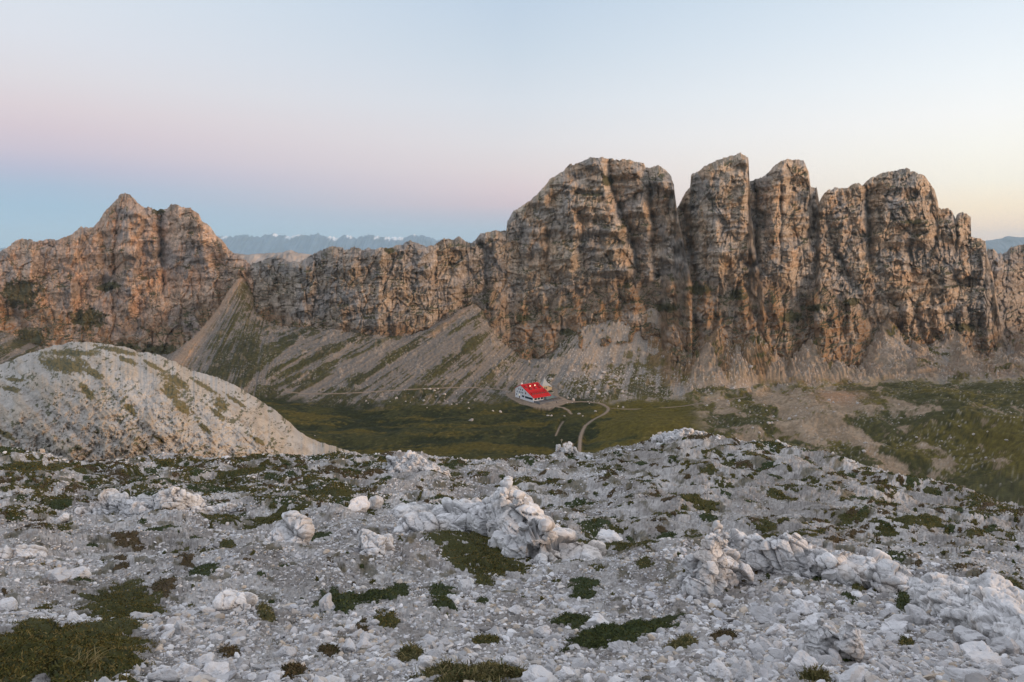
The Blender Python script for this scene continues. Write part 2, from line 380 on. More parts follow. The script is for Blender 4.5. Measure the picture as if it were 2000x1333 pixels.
    if edge[1]: d -= (1 - 0.75 * low) * edge_d[1] * np.clip(1 - (xr - px) / edge[1], 0, 1) ** 2
    d -= 13 * np.clip(1 - hgt / 20, 0, 1) ** 2.2          # rounded rim
    Y = D - d
    P = ray(px, py, Y)
    # over the top and down the back
    last = P[-1]; rows = []
    for dy, dz in ((3, -0.4), (7, -2), (14, -6), (24, -16), (40, -45), (60, -110)):
        q = last.copy(); q[:, 0] *= (q[:, 1] + dy) / q[:, 1]; q[:, 1] += dy; q[:, 2] += dz + 0.6 * fbm2(xs / 7, xs * 0 + dy, seed + 60, 3)
        rows.append(q)
    Pa = np.concatenate([P, np.stack(rows)], 0)
    n = grid_normals(Pa); n *= np.sign(-(n * Pa).sum(-1, keepdims=True) + 1e-9)
    up = n[..., 2]
    rep = lambda A: np.concatenate([A, np.repeat(A[-1:], len(rows), 0)], 0)
    u, w, low, hg = rep(u), rep(w), rep(low), rep(hgt)
    r1, r2, r3, fine, saw, e2, e3, ev, eh, rh, rq = rep(r1), rep(r2), rep(r3), rep(fine), rep(saw), rep(e2), rep(e3), rep(ev), rep(eh), rep(rh), rep(rq)
    grey, tan, orange, brown, turf, scree = [np.array(pal.get(k, v)) for k, v in (('grey', (.36, .31, .265)), ('tan', (.46, .365, .275)), ('orange', (.56, .35, .195)), ('brown', (.36, .215, .115)), ('turf', (.085, .08, .03)), ('scree', (.42, .345, .275)))]
    f = lambda m: m[..., None]
    grey, tan, orange = grey * 1.40, tan * 1.40, orange * 1.26
    C = mix(grey, tan, f(sstep(-0.35, 0.45, fbm2(u / 28, w / 34, seed + 70, 4) + 0.5 * (r2 - 0.5))))
    om = sstep(0.12, 0.6, fbm2(u / 15 + 7, w / 26, seed + 71, 4, 0.6) + 0.6 * (r1 - 0.5) + 0.3 * (r3 - 0.5) + pal.get('o', 0.0))
    C = mix(C, orange, f(om * 0.6))
    st = sstep(0.15, 0.7, fbm2(u / 2.6, w / 13, seed + 72, 3, 0.6) + 0.5 * fbm2(u / 20, w / 20, seed + 73, 2))
    C = C * f(1 - 0.20 * st)
    C = C * f(0.90 + 0.28 * r3) * f(0.90 + 0.2 * r2) * f(1 - 0.15 * np.exp(-e3 / 0.08)) * f(1 - 0.25 * np.exp(-e2 / 0.04)) * f(1 - 0.28 * np.exp(-ev / 0.035)) * f(1 - 0.22 * np.exp(-eh / 0.06)) * f(0.91 + 0.18 * rh) * f(0.88 + 0.24 * rq)  # crack and bedding lines darkened in the colour: staining plus painted shade
    cr = sstep(0.1, 0.75, fbm2(u / 5, w / 5, seed + 77, 4, 0.65))
    C = C * f(1 - 0.18 * cr)
    bt = rep(butt); bm = sstep(-0.45, 0.3, fbm2(u / 20, w / 20, seed + 74, 3) + pal.get('b', 0.0)) * low
    C = mix(C, brown * f(0.8 + 0.5 * r3), f(bm * 0.9))
    sm = low * np.maximum(sstep(0.52, 0.72, up + 0.25 * fbm2(u / 7, w / 10, seed + 75, 3)), 0.9 * (1 - sstep(0.3, 2.0, bt + 1.6 * fbm2(u / 6, w / 12, seed + 86, 3))) * pal.get('s', 0.0))
    C = mix(C, scree, f(sm * 0.8))
    g = (1 - 0.65 * (1 - sstep(2, 16, hg))) * sstep(0.42, 0.74, up + 0.42 * fbm2(u / 11, w / 9, seed + 76, 4, 0.6) + 0.10 * low - 0.20 + (tops_grass - 0.5) * 0.3)
    g = g * sstep(0.0, 0.35, fbm2(u / 30, w / 26, seed + 78, 3) + 0.28 + 0.25 * low)
    PX, PY = rep(px), rep(py); gg = 0
    for (gx_, gy_, sx1, sy1) in ((40, 575, 45, 34), (170, 622, 42, 22), (245, 682, 40, 13), (312, 684, 36, 14), (212, 560, 28, 11), (1366, 566, 28, 12), (1440, 576, 22, 12), (1788, 434, 24, 6), (1022, 622, 20, 8), (1592, 602, 30, 8), (1185, 352, 12, 14), (310, 412, 14, 10), (60, 660, 40, 22), (1660, 590, 20, 10), (1545, 620, 26, 12), (1880, 640, 26, 10), (1110, 650, 18, 9), (760, 490, 12, 7), (1300, 600, 26, 10)):
        gg = np.maximum(gg, np.exp(-((PX - gx_) / sx1) ** 2 - ((PY - gy_) / sy1) ** 2))
    g = np.maximum(g, sstep(0.35, 0.62, gg + 0.35 * fbm2(u / 5, w / 5, seed + 79, 4, 0.6)))
    C = mix(C, turf * f(0.75 + 0.6 * r3), f(g * 0.9))
    V = Pa.reshape(-1, 3)
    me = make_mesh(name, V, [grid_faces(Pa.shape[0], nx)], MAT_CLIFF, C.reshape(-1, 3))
    return tag(link(name, me), label, 'mountain', kind='structure')

PAL_L = dict(grey=(.37, .30, .26), tan=(.52, .37, .27), orange=(.60, .37, .24), o=0.16)
PAL_W = dict(grey=(.33, .29, .26), tan=(.41, .33, .26), orange=(.45, .31, .20), o=-0.22)
PAL_M = dict(b=0.45, s=0.75, grey=(.38, .33, .285), tan=(.47, .375, .285), orange=(.55, .36, .215), o=0.0)

mountain('mountain', 'tan double-topped rock peak far left above the pale knoll', -160, 500,
    [(-160, 520), (-60, 500), (0, 491), (19, 479), (42, 466), (71, 470), (106, 468), (141, 457), (160, 443), (173, 447), (185, 442), (194, 431), (205, 413), (226, 389), (236, 380), (250, 377), (261, 385), (268, 396), (282, 405), (293, 406), (310, 409), (328, 409), (333, 401), (342, 399), (353, 404), (374, 406), (388, 417), (395, 433), (411, 443), (423, 461), (437, 472), (453, 491), (465, 498), (481, 509), (500, 530)],
    steps=[([(261, 389), (268, 420), (264, 466), (259, 547), (250, 600)], 12, 40, 14), ([(282, 410), (289, 449), (303, 509), (310, 547), (312, 600)], 9, 22, 16),
           ([(395, 425), (398, 498), (420, 576)], 12, 60, 16), ([(455, 490), (462, 520), (466, 560)], 8, 40, 14), ([(194, 435), (203, 490), (201, 560)], -10, 14, 18), ([(60, 470), (55, 540), (70, 600)], 8, 30, 16), ([(150, 460), (140, 540), (135, 600)], 9, 36, 14)],
    ribs=[([(312, 412), (315, 480), (318, 560)], -11, 12, 10), ([(230, 395), (225, 480), (222, 600)], -7, 9, 9), ([(25, 600), (40, 640), (30, 700)], -14, 40, 40)],
    back=6, amp=0.8, seed=100, pal=PAL_L, edge=(0, 10), edge_d=(0, 20), tops_grass=0.6)
mountain('rock_wall', 'long grey rock wall with a jagged crest linking the left peak to the big tower', 484, 1010,
    [(484, 530), (494, 512), (510, 509), (525, 505), (539, 501), (564, 510), (585, 511), (599, 505), (613, 496), (635, 484), (649, 481), (657, 483), (678, 487.5), (693, 483.6), (711, 488), (720, 485), (732, 487.5), (750, 484.5), (764, 484), (774, 477), (783, 478.5), (792, 475.5), (801, 470), (807, 473), (822, 477), (834, 481.5), (846, 479), (855, 472.5), (864, 465.6), (873, 466.5), (885, 468), (896, 462), (903, 466), (915, 475), (923, 474), (936, 457.5), (951, 452), (972, 451), (989, 453.6), (1010, 450)],
    steps=[([(598, 505), (600, 560), (590, 640)], 8, 30, 16), ([(745, 490), (742, 560), (735, 640)], 7, 40, 16), ([(830, 485), (835, 550), (838, 640)], 9, 50, 18), ([(690, 490), (680, 560), (668, 640)], 6, 30, 14), ([(905, 470), (890, 540), (880, 600)], 6, 30, 14)],
    ribs=[([(530, 505), (545, 560), (560, 640)], -7, 16, 16), ([(860, 475), (850, 540), (840, 600)], -5, 10, 10), ([(940, 470), (950, 520), (945, 575)], -8, 18, 14)],
    seed=200, pal=PAL_W, edge=(10, 12), edge_d=(18, 10), tops_grass=0.62, shelf=[(725, 850, 612, 664, 7)])
mountain('rock_tower', 'broad main rock tower directly behind the red-roofed hut', 955, 1352,
    [(955, 470), (972.5, 452), (989, 453), (990.5, 434), (1002.5, 411), (1025, 400), (1044, 385), (1062.6, 366), (1074, 351), (1100, 335.5), (1111, 323), (1137.6, 314), (1152.6, 305.5), (1175, 308), (1212.7, 313), (1227.7, 310.8), (1242.7, 316.8), (1257.7, 319), (1261, 326), (1269, 328), (1284, 323), (1299, 332.5), (1310, 344), (1316, 359), (1319.6, 389), (1321.5, 402), (1327, 430), (1337, 480), (1345, 520), (1352, 545)],
    base_shift=-4,
    steps=[([(1166, 312), (1175, 366), (1190, 408), (1209, 449), (1218, 490), (1226, 535)], 20, 90, 16), ([(1243, 329), (1250, 374), (1261, 438), (1263, 490), (1269, 539)], 12, 26, 12), ([(1312, 350), (1321, 430), (1332, 490), (1340, 535)], 10, 30, 10),
           ([(1066, 372), (1060, 404), (1048, 490), (1040, 540)], 8, 50, 14), ([(1110, 345), (1120, 440), (1112, 520)], 7, 30, 12), ([(1290, 335), (1296, 400), (1300, 480)], 6, 16, 9)],
    ribs=[([(1187, 316), (1192, 350), (1205, 400), (1232, 455), (1245, 520)], -12, 12, 12), ([(1268, 330), (1272, 400), (1276, 500)], -8, 6, 6), ([(1018, 430), (1019, 464), (1017, 520)], -6, 7, 7), ([(1070, 440), (1070, 515)], -7, 6, 6), ([(1137, 440), (1140, 520)], -5, 6, 6)],
    shelf=[(1075, 1250, 560, 640, 5), (1040, 1130, 480, 560, 6)],
    bulge=(1190, 1160, 190, 12), back=4, seed=300, pal=PAL_M, edge=(30, 8), edge_d=(24, 12), tops_grass=0.55)
mountain('rock_tower', 'second rock tower from the left with a sloping top and a sheer right edge', 1300, 1492,
    [(1300, 520), (1312, 450), (1321, 408), (1325, 402), (1338, 377), (1348, 368), (1349.6, 342), (1359, 338), (1378, 323), (1400, 312), (1426.5, 306), (1445, 299.5), (1455, 300.6), (1462, 308), (1464, 355), (1468, 420), (1476, 480), (1492, 560)],
    base_shift=14,
    steps=[([(1453, 304), (1455, 355), (1449, 404), (1452, 441), (1464, 490), (1475, 528)], 16, 60, 12), ([(1352, 350), (1356, 420), (1350, 480)], -9, 14, 20), ([(1405, 315), (1400, 400), (1396, 470)], 6, 30, 12), ([(1400, 480), (1405, 560), (1420, 640)], 6, 30, 12)],
    ribs=[([(1383, 440), (1382, 510)], -6, 6, 6), ([(1335, 400), (1345, 470), (1360, 540)], -12, 14, 12)],
    shelf=[(1385, 1480, 440, 520, 6)],
    bulge=(1415, 1400, 80, 16), back=-1, seed=400, pal=PAL_M, edge=(18, 7), edge_d=(20, 14), tops_grass=0.4)
mountain('rock_tower', 'third rock tower from the left with a square blocky head', 1448, 1632,
    [(1448, 352), (1463, 355), (1484, 349), (1499, 336), (1521, 317.5), (1538, 308), (1547.6, 312), (1570, 315.6), (1579.5, 336), (1583, 362.5), (1594.5, 365.5), (1599, 389), (1602, 420), (1612, 470), (1632, 560)],
    base_shift=20,
    steps=[([(1578, 336), (1577, 393), (1573, 456)], 15, 40, 9), ([(1487, 358), (1489, 410), (1491, 460)], -10, 12, 14), ([(1530, 318), (1528, 390), (1531, 450)], 7, 26, 10), ([(1540, 480), (1545, 540), (1550, 600)], 7, 30, 12), ([(1598, 372), (1600, 430), (1606, 480)], 7, 14, 8)],
    ribs=[([(1475, 360), (1476, 420), (1478, 480)], -12, 10, 10), ([(1524, 360), (1526, 456)], -5, 5, 5), ([(1588, 380), (1590, 450)], -6, 5, 4)],
    shelf=[(1475, 1600, 466, 560, 8)],
    bulge=(1535, 1535, 75, 16), back=-1, seed=500, pal=PAL_M, edge=(8, 10), edge_d=(20, 26), tops_grass=0.4)
mountain('rock_massif', 'domed right-hand rock massif of stacked blocks with a small finger on its shoulder', 1590, 1975,
    [(1590, 470), (1597, 420), (1600, 396), (1609.5, 379), (1630, 365.5), (1652.6, 369), (1664, 360.7), (1677, 357), (1684.5, 364.4), (1697.6, 349.4), (1727.7, 336), (1765, 328.8), (1787.7, 335.5), (1806.5, 345.7), (1825, 368), (1832, 392.6), (1832.7, 402), (1840, 407.6), (1857, 409.5), (1866.5, 429), (1868.4, 421), (1875, 416), (1885, 415), (1896.5, 424.5), (1896.5, 445), (1895.5, 462), (1911.5, 465.7), (1924.7, 473), (1927, 494), (1938, 530), (1950, 600), (1960, 650), (1975, 690)],
    steps=[([(1780, 344), (1784, 378), (1799, 415), (1805, 470)], 13, 60, 22), ([(1682, 362), (1679, 404), (1675, 456)], 9, 26, 12), ([(1650, 372), (1646, 430), (1640, 480)], 7, 20, 12), ([(1866, 432), (1870, 480), (1880, 540)], 10, 40, 16), ([(1922, 480), (1916, 530), (1926, 600)], 10, 26, 12), ([(1760, 470), (1765, 540), (1770, 600)], 7, 40, 14), ([(1840, 480), (1850, 560), (1855, 630)], 7, 36, 14)],
    ribs=[([(1690, 370), (1695, 430), (1700, 500)], -10, 10, 10), ([(1612, 420), (1630, 480), (1660, 540)], -9, 14, 12), ([(1866, 430), (1867, 465)], -10, 3, 3)],
    shelf=[(1700, 1830, 432, 500, 7), (1760, 1960, 560, 640, 8), (1640, 1780, 520, 600, 6)],
    bulge=(1765, 1790, 200, 16), back=2, seed=600, pal=dict(PAL_M, tan=(.48, .37, .27)), edge=(14, 12), edge_d=(26, 24), tops_grass=0.45, amp=1.15)
mountain('rock_ridge', 'low brown rock ridge at the far right edge behind the massif', 1915, 2260,
    [(1915, 520), (1926, 494), (1930, 484.5), (1938, 484.5), (1949, 496), (1960, 494), (1975, 482.6), (2000, 477), (2060, 470), (2140, 480), (2260, 500)],
    base_shift=60, seed=700, pal=PAL_W, edge=(10, 0), tops_grass=0.6)

# ------------------------------------------------------------------ far country
def far_range(name, label, cat, pts, Y, jag, jx, col, snow=None, seed=0, drop=900, slope=1.7, step=1.4):
    xs = np.arange(pts[0][0], pts[-1][0] + step, step)
    tp = poly(pts)(xs) - jag * (ridge2(xs / jx, xs * 0 + 3.3, seed, 4, 0.55) - 0.5)
    nr = 46
    t = np.linspace(0, 1, nr)[:, None]
    top = ray(xs, tp, np.full(len(xs), float(Y)))
    P = np.repeat(top[None], nr, 0)
    P[..., 2] -= t * drop
    s = Y / F
    rel = ridge2(P[..., 0] / (s * 16), P[..., 2] / (s * 30), seed + 5, 4, 0.55)
    P[..., 1] -= t * drop * slope + (rel * s * 5) * sstep(0, 0.06, t)
    back = top.copy(); back[:, 1] += drop * 0.8; back[:, 2] -= drop
    Pa = np.concatenate([back[None], P], 0)[::-1]
    n = grid_normals(Pa)
    C = np.broadcast_to(np.array(col), Pa.shape).copy()
    C *= (0.8 + 0.3 * fbm2(Pa[..., 0] / (s * 30), Pa[..., 2] / (s * 12), seed + 8, 3))[..., None]
    if snow:
        m = np.zeros(Pa.shape[:2])
        k = s * 1.0
        topz = top[None, :, 2]
        d = (topz - Pa[..., 2]) / s                 # pixels below the crest
        for (x0, x1, depth) in snow:
            w = sstep(x0 - 1, x0 + 3, xs) * (1 - sstep(x1 - 4, x1 + 1, xs))
            m = np.maximum(m, w[None] * (1 - sstep(depth * 0.6, depth, d + 2.5 * fbm2(Pa[..., 0] / (s * 6), Pa[..., 2] / (s * 4), seed + 9, 3))))
        C = mix(C, np.array((.8, .8, .84)), m[..., None])
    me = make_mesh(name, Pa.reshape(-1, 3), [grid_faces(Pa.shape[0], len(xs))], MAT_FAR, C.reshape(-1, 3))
    return tag(link(name, me), label, cat, kind='structure')
MAT_FAR = rock_mat('far_rock', 0.004, 0.2, 0.3, 0.01, 10)
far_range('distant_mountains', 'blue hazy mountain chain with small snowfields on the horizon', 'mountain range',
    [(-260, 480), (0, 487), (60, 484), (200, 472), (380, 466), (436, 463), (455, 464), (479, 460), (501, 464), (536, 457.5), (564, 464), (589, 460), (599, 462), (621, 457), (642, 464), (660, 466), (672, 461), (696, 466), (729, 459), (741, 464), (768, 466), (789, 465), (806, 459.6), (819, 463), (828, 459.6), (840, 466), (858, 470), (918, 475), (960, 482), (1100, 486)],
    21000, 3.2, 9, (.09, .15, .24), [(435, 446, 6), (536, 546, 5), (640, 662, 6), (676, 690, 5), (732, 742, 7), (752, 790, 7), (806, 813, 4), (560, 590, 5)], 31, 1000)  # blue of the distant haze is painted into this rock colour
far_range('distant_mountain', 'single blue hazy mountain at the far right on the horizon', 'mountain',
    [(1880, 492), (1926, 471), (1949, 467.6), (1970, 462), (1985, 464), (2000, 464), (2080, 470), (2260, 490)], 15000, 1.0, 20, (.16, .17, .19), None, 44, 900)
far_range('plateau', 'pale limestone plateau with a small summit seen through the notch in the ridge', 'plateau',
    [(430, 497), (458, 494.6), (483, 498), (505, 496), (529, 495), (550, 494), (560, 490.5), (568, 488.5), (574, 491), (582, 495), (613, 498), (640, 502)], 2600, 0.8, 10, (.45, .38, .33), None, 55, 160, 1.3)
# ================================================================== VALLEY TERRAIN
ctrl = []
def cz(px, py, z):                     # seen at that pixel, standing at that height
    Y = z / aspect(py); ctrl.append(ray(px, py, Y))
def cy(px, py, Y): ctrl.append(ray(px, py, Y))
for a in [(560, 800, -119), (600, 812, -122), (700, 830, -124.5), (850, 850, -125.5), (850, 880, -126), (1000, 870, -126), (1090, 870, -124.5), (900, 812, -123), (1000, 815, -122.5), (620, 880, -127), (500, 840, -122),
          (1000, 777, -118), (1040, 788, -118), (1075, 775, -118), (1090, 789, -118), (1120, 784, -118), (1060, 764, -118), (985, 772, -118.4), (1010, 790, -120.5), (1060, 797, -120.5), (1110, 800, -120.5),
          (1195, 797, -119), (1150, 822, -121.5), (1133, 850, -123.5), (1133, 880, -125), (1250, 800, -119), (1340, 795, -116.5), (1250, 850, -120), (1330, 840, -117), (1200, 870, -123),
          (560, 768, -116), (640, 772, -117), (740, 775, -117), (850, 775, -117), (940, 770, -116.5), (980, 755, -116),
          (1400, 783, -115), (1470, 775, -113.5), (1550, 762, -112.5), (1620, 757, -111.5), (1700, 752, -110), (1760, 740, -107), (1850, 730, -104), (1950, 720, -100), (2050, 708, -95), (2200, 700, -92),
          (1450, 840, -113), (1500, 820, -110), (1600, 800, -106), (1640, 775, -107), (1700, 800, -103), (1800, 790, -99), (1900, 790, -96), (1600, 870, -112), (1700, 890, -111), (1800, 910, -113), (1900, 940, -115), (2000, 900, -103), (2000, 800, -91), (2150, 860, -90), (2150, 960, -98),
          (1390, 860, -119), (1500, 700 + 60, -114)]:
    cz(*a)
for a in [(1275, 655, 630), (1272, 700, 600), (1262, 745, 565), (1180, 690, 612), (1180, 740, 572), (1120, 720, 590), (1440, 735, 552), (1590, 735, 560), (1690, 735, 565), (1730, 690, 605), (1800, 705, 600), (1870, 700, 620), (1960, 700, 620)]:
    cy(*a)
for x in list(range(-200, 2250, 28)) + [475, 932, 1290, 1304, 1335, 1368, 1392, 1416, 1450, 1478, 1500, 1530, 1560, 1585, 1612, 1650, 1682, 1706, 1730, 1760, 1800, 1846, 1890]:
    f = float(FOOT(x)); d = float(cliff_depth(np.float64(x), np.float64(f)))
    p = ray(x, f, d); ctrl.append(p)
    q = p.copy(); q[0] *= (d + 12) / d; q[1] += 12; q[2] += 0.5; ctrl.append(q)
    q = p.copy(); q[0] *= (d + 45) / d; q[1] += 45; q[2] -= 4; ctrl.append(q)
    q = p.copy(); q[0] *= (d + 160) / d; q[1] += 160; q[2] -= 10; ctrl.append(q)
for x in (-300, 200, 700, 1200, 1700, 2300):
    for Y, z in ((130, -72), (200, -100), (280, -122 if x < 1500 else -118)): ctrl.append(np.array([(x - 1000) / F * Y, Y, z]))
    ctrl.append(np.array([(x - 1000) / F * 1000, 1000, -80]))
for x in (-250, 0, 200):
    ctrl.append(ray(x, 770, 560)); ctrl.append(ray(x, 740, 620))
ctrl = np.array(ctrl)
_c2 = 18.0 ** 2
def _rbf(A, B): return np.sqrt(((A[:, None, :] - B[None, :, :]) ** 2).sum(-1) + _c2)
_A = _rbf(ctrl[:, :2], ctrl[:, :2]); _n = len(ctrl)
_M = np.zeros((_n + 3, _n + 3)); _M[:_n, :_n] = _A - 0.6 * np.eye(_n)
_M[:_n, _n] = 1; _M[:_n, _n + 1:] = ctrl[:, :2] / 500; _M[_n:, :_n] = _M[:_n, _n:].T
_w = np.linalg.solve(_M, np.concatenate([ctrl[:, 2], [0, 0, 0]]))
def z_macro(X, Y):
    sh = np.shape(X); A = np.stack([np.ravel(X), np.ravel(Y)], -1); out = np.empty(len(A))
    for i in range(0, len(A), 20000):
        a = A[i:i + 20000]; out[i:i + 20000] = _rbf(a, ctrl[:, :2]) @ _w[:_n] + _w[_n] + (a / 500) @ _w[_n + 1:]
    return out.reshape(sh)

# coarse lattice of the smooth form, sampled bilinearly
_GA = np.linspace(-0.95, 0.98, 240); _GY = np.linspace(95, 1010, 260)
_GZ = z_macro(_GA[None, :] * _GY[:, None], np.repeat(_GY[:, None], 240, 1))
def z_smooth(X, Y):
    a = np.clip((X / Y - _GA[0]) / (_GA[1] - _GA[0]), 0, 238.999); b = np.clip((Y - _GY[0]) / (_GY[1] - _GY[0]), 0, 258.999)
    i = a.astype(int); j = b.astype(int); u = a - i; v = b - j
    return (_GZ[j, i] * (1 - u) + _GZ[j, i + 1] * u) * (1 - v) + (_GZ[j + 1, i] * (1 - u) + _GZ[j + 1, i + 1] * u) * v
def hit(px, py, y0=300.0, y1=1000.0):
    """forward distance at which the sight line through (px, py) meets the smooth valley form"""
    a = float(aspect(py)); k = (px - 1000) / F / (CP - (py - 666.5) / F * SP)
    Ys = np.linspace(y0, y1, 1400); g = z_smooth(k * Ys, Ys) - a * Ys
    s = np.where((g[1:] > 0) & (g[:-1] <= 0))[0]
    if not len(s): return None
    i = s[0]; return Ys[i] + (Ys[i + 1] - Ys[i]) * (-g[i]) / (g[i + 1] - g[i])

PATHS = [  # (pixels, half width in metres)
    ([(990, 767), (986, 771), (1000, 779), (1020, 785), (1042, 789.5), (1065, 791.5), (1085, 790), (1100, 786.5), (1120, 783), (1150, 783), (1178, 788), (1194, 796), (1186, 805), (1164, 815), (1146, 826), (1137, 838), (1133, 852), (1132, 866), (1132, 884)], 0.85),
    ([(1120, 782.5), (1104, 780), (1090, 775), (1085, 769), (1087, 762), (1080, 757.5), (1071, 757)], 1.3),
    ([(1082, 791), (1098, 795), (1110, 801), (1116, 807)], 0.7),
    ([(1100, 822), (1092, 834), (1085, 850)], 0.3),
    ([(992, 762), (960, 759), (925, 757), (880, 757), (840, 759), (800, 760.5), (750, 763.5), (700, 767), (650, 769), (600, 769.5), (562, 765)], 0.28),
    ([(1196, 796.5), (1225, 798), (1262, 797), (1300, 795), (1335, 792), (1370, 787), (1400, 783), (1440, 778), (1475, 774), (1510, 768), (1550, 762), (1600, 757.5), (1650, 756), (1690, 754)], 0.6),
    ([(1690, 751), (1740, 744), (1800, 736), (1850, 730), (1900, 726), (1945, 719), (1990, 712), (2060, 704)], 0.55),
]
def resample(p, n):
    p = np.array(p, float); s = np.concatenate([[0], np.cumsum(np.hypot(*np.diff(p, axis=0).T))]); t = np.linspace(0, s[-1], n)
    q = np.stack([np.interp(t, s, p[:, i]) for i in range(p.shape[1])], -1)
    for _ in range(3): q[1:-1] = (q[:-2] + 2 * q[1:-1] + q[2:]) / 4
    return q
path_world = []
for pts, hw in PATHS:
    w = []
    for (x, y) in resample(pts, 70):
        Y = hit(x, y)
        if Y: w.append(ray(x, y, Y))
    w = np.array(w)
    for _ in range(4): w[1:-1] = (w[:-2] + 2 * w[1:-1] + w[2:]) / 4
    path_world.append((w, hw))
HUT_Z = -118.0
def p_hut(px, py): return ray(px, py, HUT_Z / float(aspect(py)))
PAD = np.array([p_hut(*q)[:2] for q in [(986, 771), (1000, 764), (1030, 756), (1062, 756), (1082, 760), (1088, 768), (1096, 776), (1118, 783), (1100, 788), (1075, 792), (1042, 790), (1015, 784)]])
def in_poly(X, Y, P):
    c = np.zeros(X.shape, bool); j = len(P) - 1
    for i in range(len(P)):
        c ^= ((P[i, 1] > Y) != (P[j, 1] > Y)) & (X < (P[j, 0] - P[i, 0]) * (Y - P[i, 1]) / (P[j, 1] - P[i, 1] + 1e-12) + P[i, 0]); j = i
    return c

stp = 1.15
apx = np.arange(-230, 2260, stp)
kk = (apx - 1000) / F
Yr = np.concatenate([np.arange(110, 320, 6.0), np.arange(320, 480, 1.1), np.arange(480, 760, 0.62), np.arange(760, 900, 3.0)])
K, YY = np.meshgrid(kk, Yr); XX = K * YY
ZM = z_smooth(XX, YY)
P0 = np.stack([XX, YY, ZM], -1); QX, QY = to_px(P0)
gx = np.gradient(ZM, axis=1) / np.gradient(XX, axis=1); gy = np.gradient(ZM, axis=0) / np.gradient(YY, axis=0)
slope = np.hypot(gx, gy)
# masks
dpath = np.full(XX.shape, 99.0)
for w, hw in path_world:
    for i in range(len(w) - 1):
        a, b = w[i, :2], w[i + 1, :2]; d = b - a; L = d @ d + 1e-9
        m = (np.abs(XX - a[0]) < 12) & (np.abs(YY - a[1]) < 14)
        if not m.any(): continue
        t = np.clip(((XX[m] - a[0]) * d[0] + (YY[m] - a[1]) * d[1]) / L, 0, 1)
        dpath[m] = np.minimum(dpath[m], np.hypot(XX[m] - a[0] - t * d[0], YY[m] - a[1] - t * d[1]) - hw)
pad = in_poly(XX, YY, PAD)
flat = np.maximum(1 - sstep(0.3, 3.0, dpath), pad * 1.0)
# fall lines of the scree, fanning out from the gullies above
s1 = np.arctan2(QX - 570, np.maximum(QY - 380, 5)) * 60; s2 = np.arctan2(QX - 1310, np.maximum(QY - 375, 5)) * 60; s3 = np.arctan2(QX - 1380, np.maximum(QY - 360, 5)) * 60
wL = 1 - sstep(500, 570, QX); wR = sstep(1265, 1300, QX)
r = QY / 60
def streaks(fx_, fy_, sd_, o):
    a_ = [fbm2(q * fx_ + 11.3 * k, r * fy_, sd_, o, 0.6) for k, q in enumerate((s1, s2, s3))]
    return a_[0] * wL + a_[1] * (1 - wL) * (1 - wR) + a_[2] * wR
strk = streaks(0.55, 0.30, 801, 4); strk2 = streaks(1.9, 0.75, 802, 4); strk3 = streaks(5.5, 2.2, 803, 3)
lowland = fbm2(XX / 46, YY / 46, 805, 4)
n_mid = fbm2(XX / 14, YY / 14, 806, 4, 0.55); n_fine = fbm2(XX / 3.2, YY / 3.2, 807, 4, 0.6)
base_line = poly([(-250, 780), (400, 770), (560, 772), (640, 785), (760, 790), (850, 790), (920, 785), (990, 778), (1100, 770), (1180, 778), (1260, 775), (1380, 775), (1500, 760), (1700, 750), (2300, 745)])(QX)
isscree = 1 - sstep(-8, 10, QY - base_line + 6 * n_mid)
right = sstep(1335, 1385, QX - 0.5 * (QY - 800) + 10 * n_mid) * (1 - isscree)
meadow = (1 - isscree) * (1 - right)
# ---- form
rough = 0.9 * isscree + 0.7 * right + 0.22 * meadow
fc, fe, fr = facets(XX / 4.2, YY / 5.2, 811, 1.0)
fb, feb, frb = facets(XX / 1.7, YY / 2.1, 812, 1.0)
rgt = sstep(1080, 1200, QX)
dz = isscree * (1 - 0.8 * rgt) * (0.8 * strk + 0.5 * strk2 + 0.3 * strk3) * sstep(0.05, 0.4, slope)
dz = dz + rough * (0.9 * n_mid + 0.45 * n_fine + 0.55 * fb * (1 - 0.6 * meadow)) + right * (2.6 * fbm2(XX / 30, YY / 30, 813, 5) + 2.2 * ridge2(XX / 45 + YY / 90, YY / 60, 814, 3)) + meadow * (2.2 * lowland + 1.5 * fbm2(XX / 90, YY / 70, 808, 2)) + 5.0 * np.exp(-((QX - 1275) / 75) ** 2 - ((QY - 838) / 24) ** 2) + 6.0 * np.exp(-((QX - 1860) / 110) ** 2 - ((QY - 830) / 45) ** 2) + 3.5 * np.exp(-((QX - 1600) / 80) ** 2 - ((QY - 830) / 30) ** 2)
rk = sstep(0.30, 0.62, fbm2(QX / 38, QY / 22, 820, 4, 0.55) + 0.35 * (1 - sstep(0, 55, QY - FOOT(QX))) - 0.18) * isscree      # rock ribs breaking the scree
rb = sstep(0.15, 0.75, ridge2(QX / 52 + 0.35 * n_mid, QY / 150, 826, 3, 0.5) - 0.012 * np.maximum(QY - FOOT(QX) - 25, 0)) * isscree * sstep(1275, 1310, QX) * (1 - sstep(735, 752, QY))
dz = dz + rb * (4.0 + 2.5 * fc + 1.4 * strk2)
cone = np.zeros_like(QX)
for (ax, ay, bx, by, cw) in ((1379, 678, 1384, 748, 46), (1570, 662, 1580, 738, 52), (1724, 650, 1735, 742, 88), (1527, 690, 1520, 742, 30), (1440, 690, 1450, 750, 34), (1640, 700, 1645, 742, 34), (1860, 655, 1890, 730, 40), (1950, 690, 1970, 720, 40)):
    tau = (QY - ay) / (by - ay); q = np.abs(QX - (ax + (bx - ax) * tau) - 5 * n_mid) / (cw * (0.12 + 0.88 * np.clip(tau, 0, 1.2)))
    cone = np.maximum(cone, np.clip(1 - q, 0, 1) * sstep(-0.12, 0.1, tau) * (1 - sstep(0.95, 1.15, tau)))
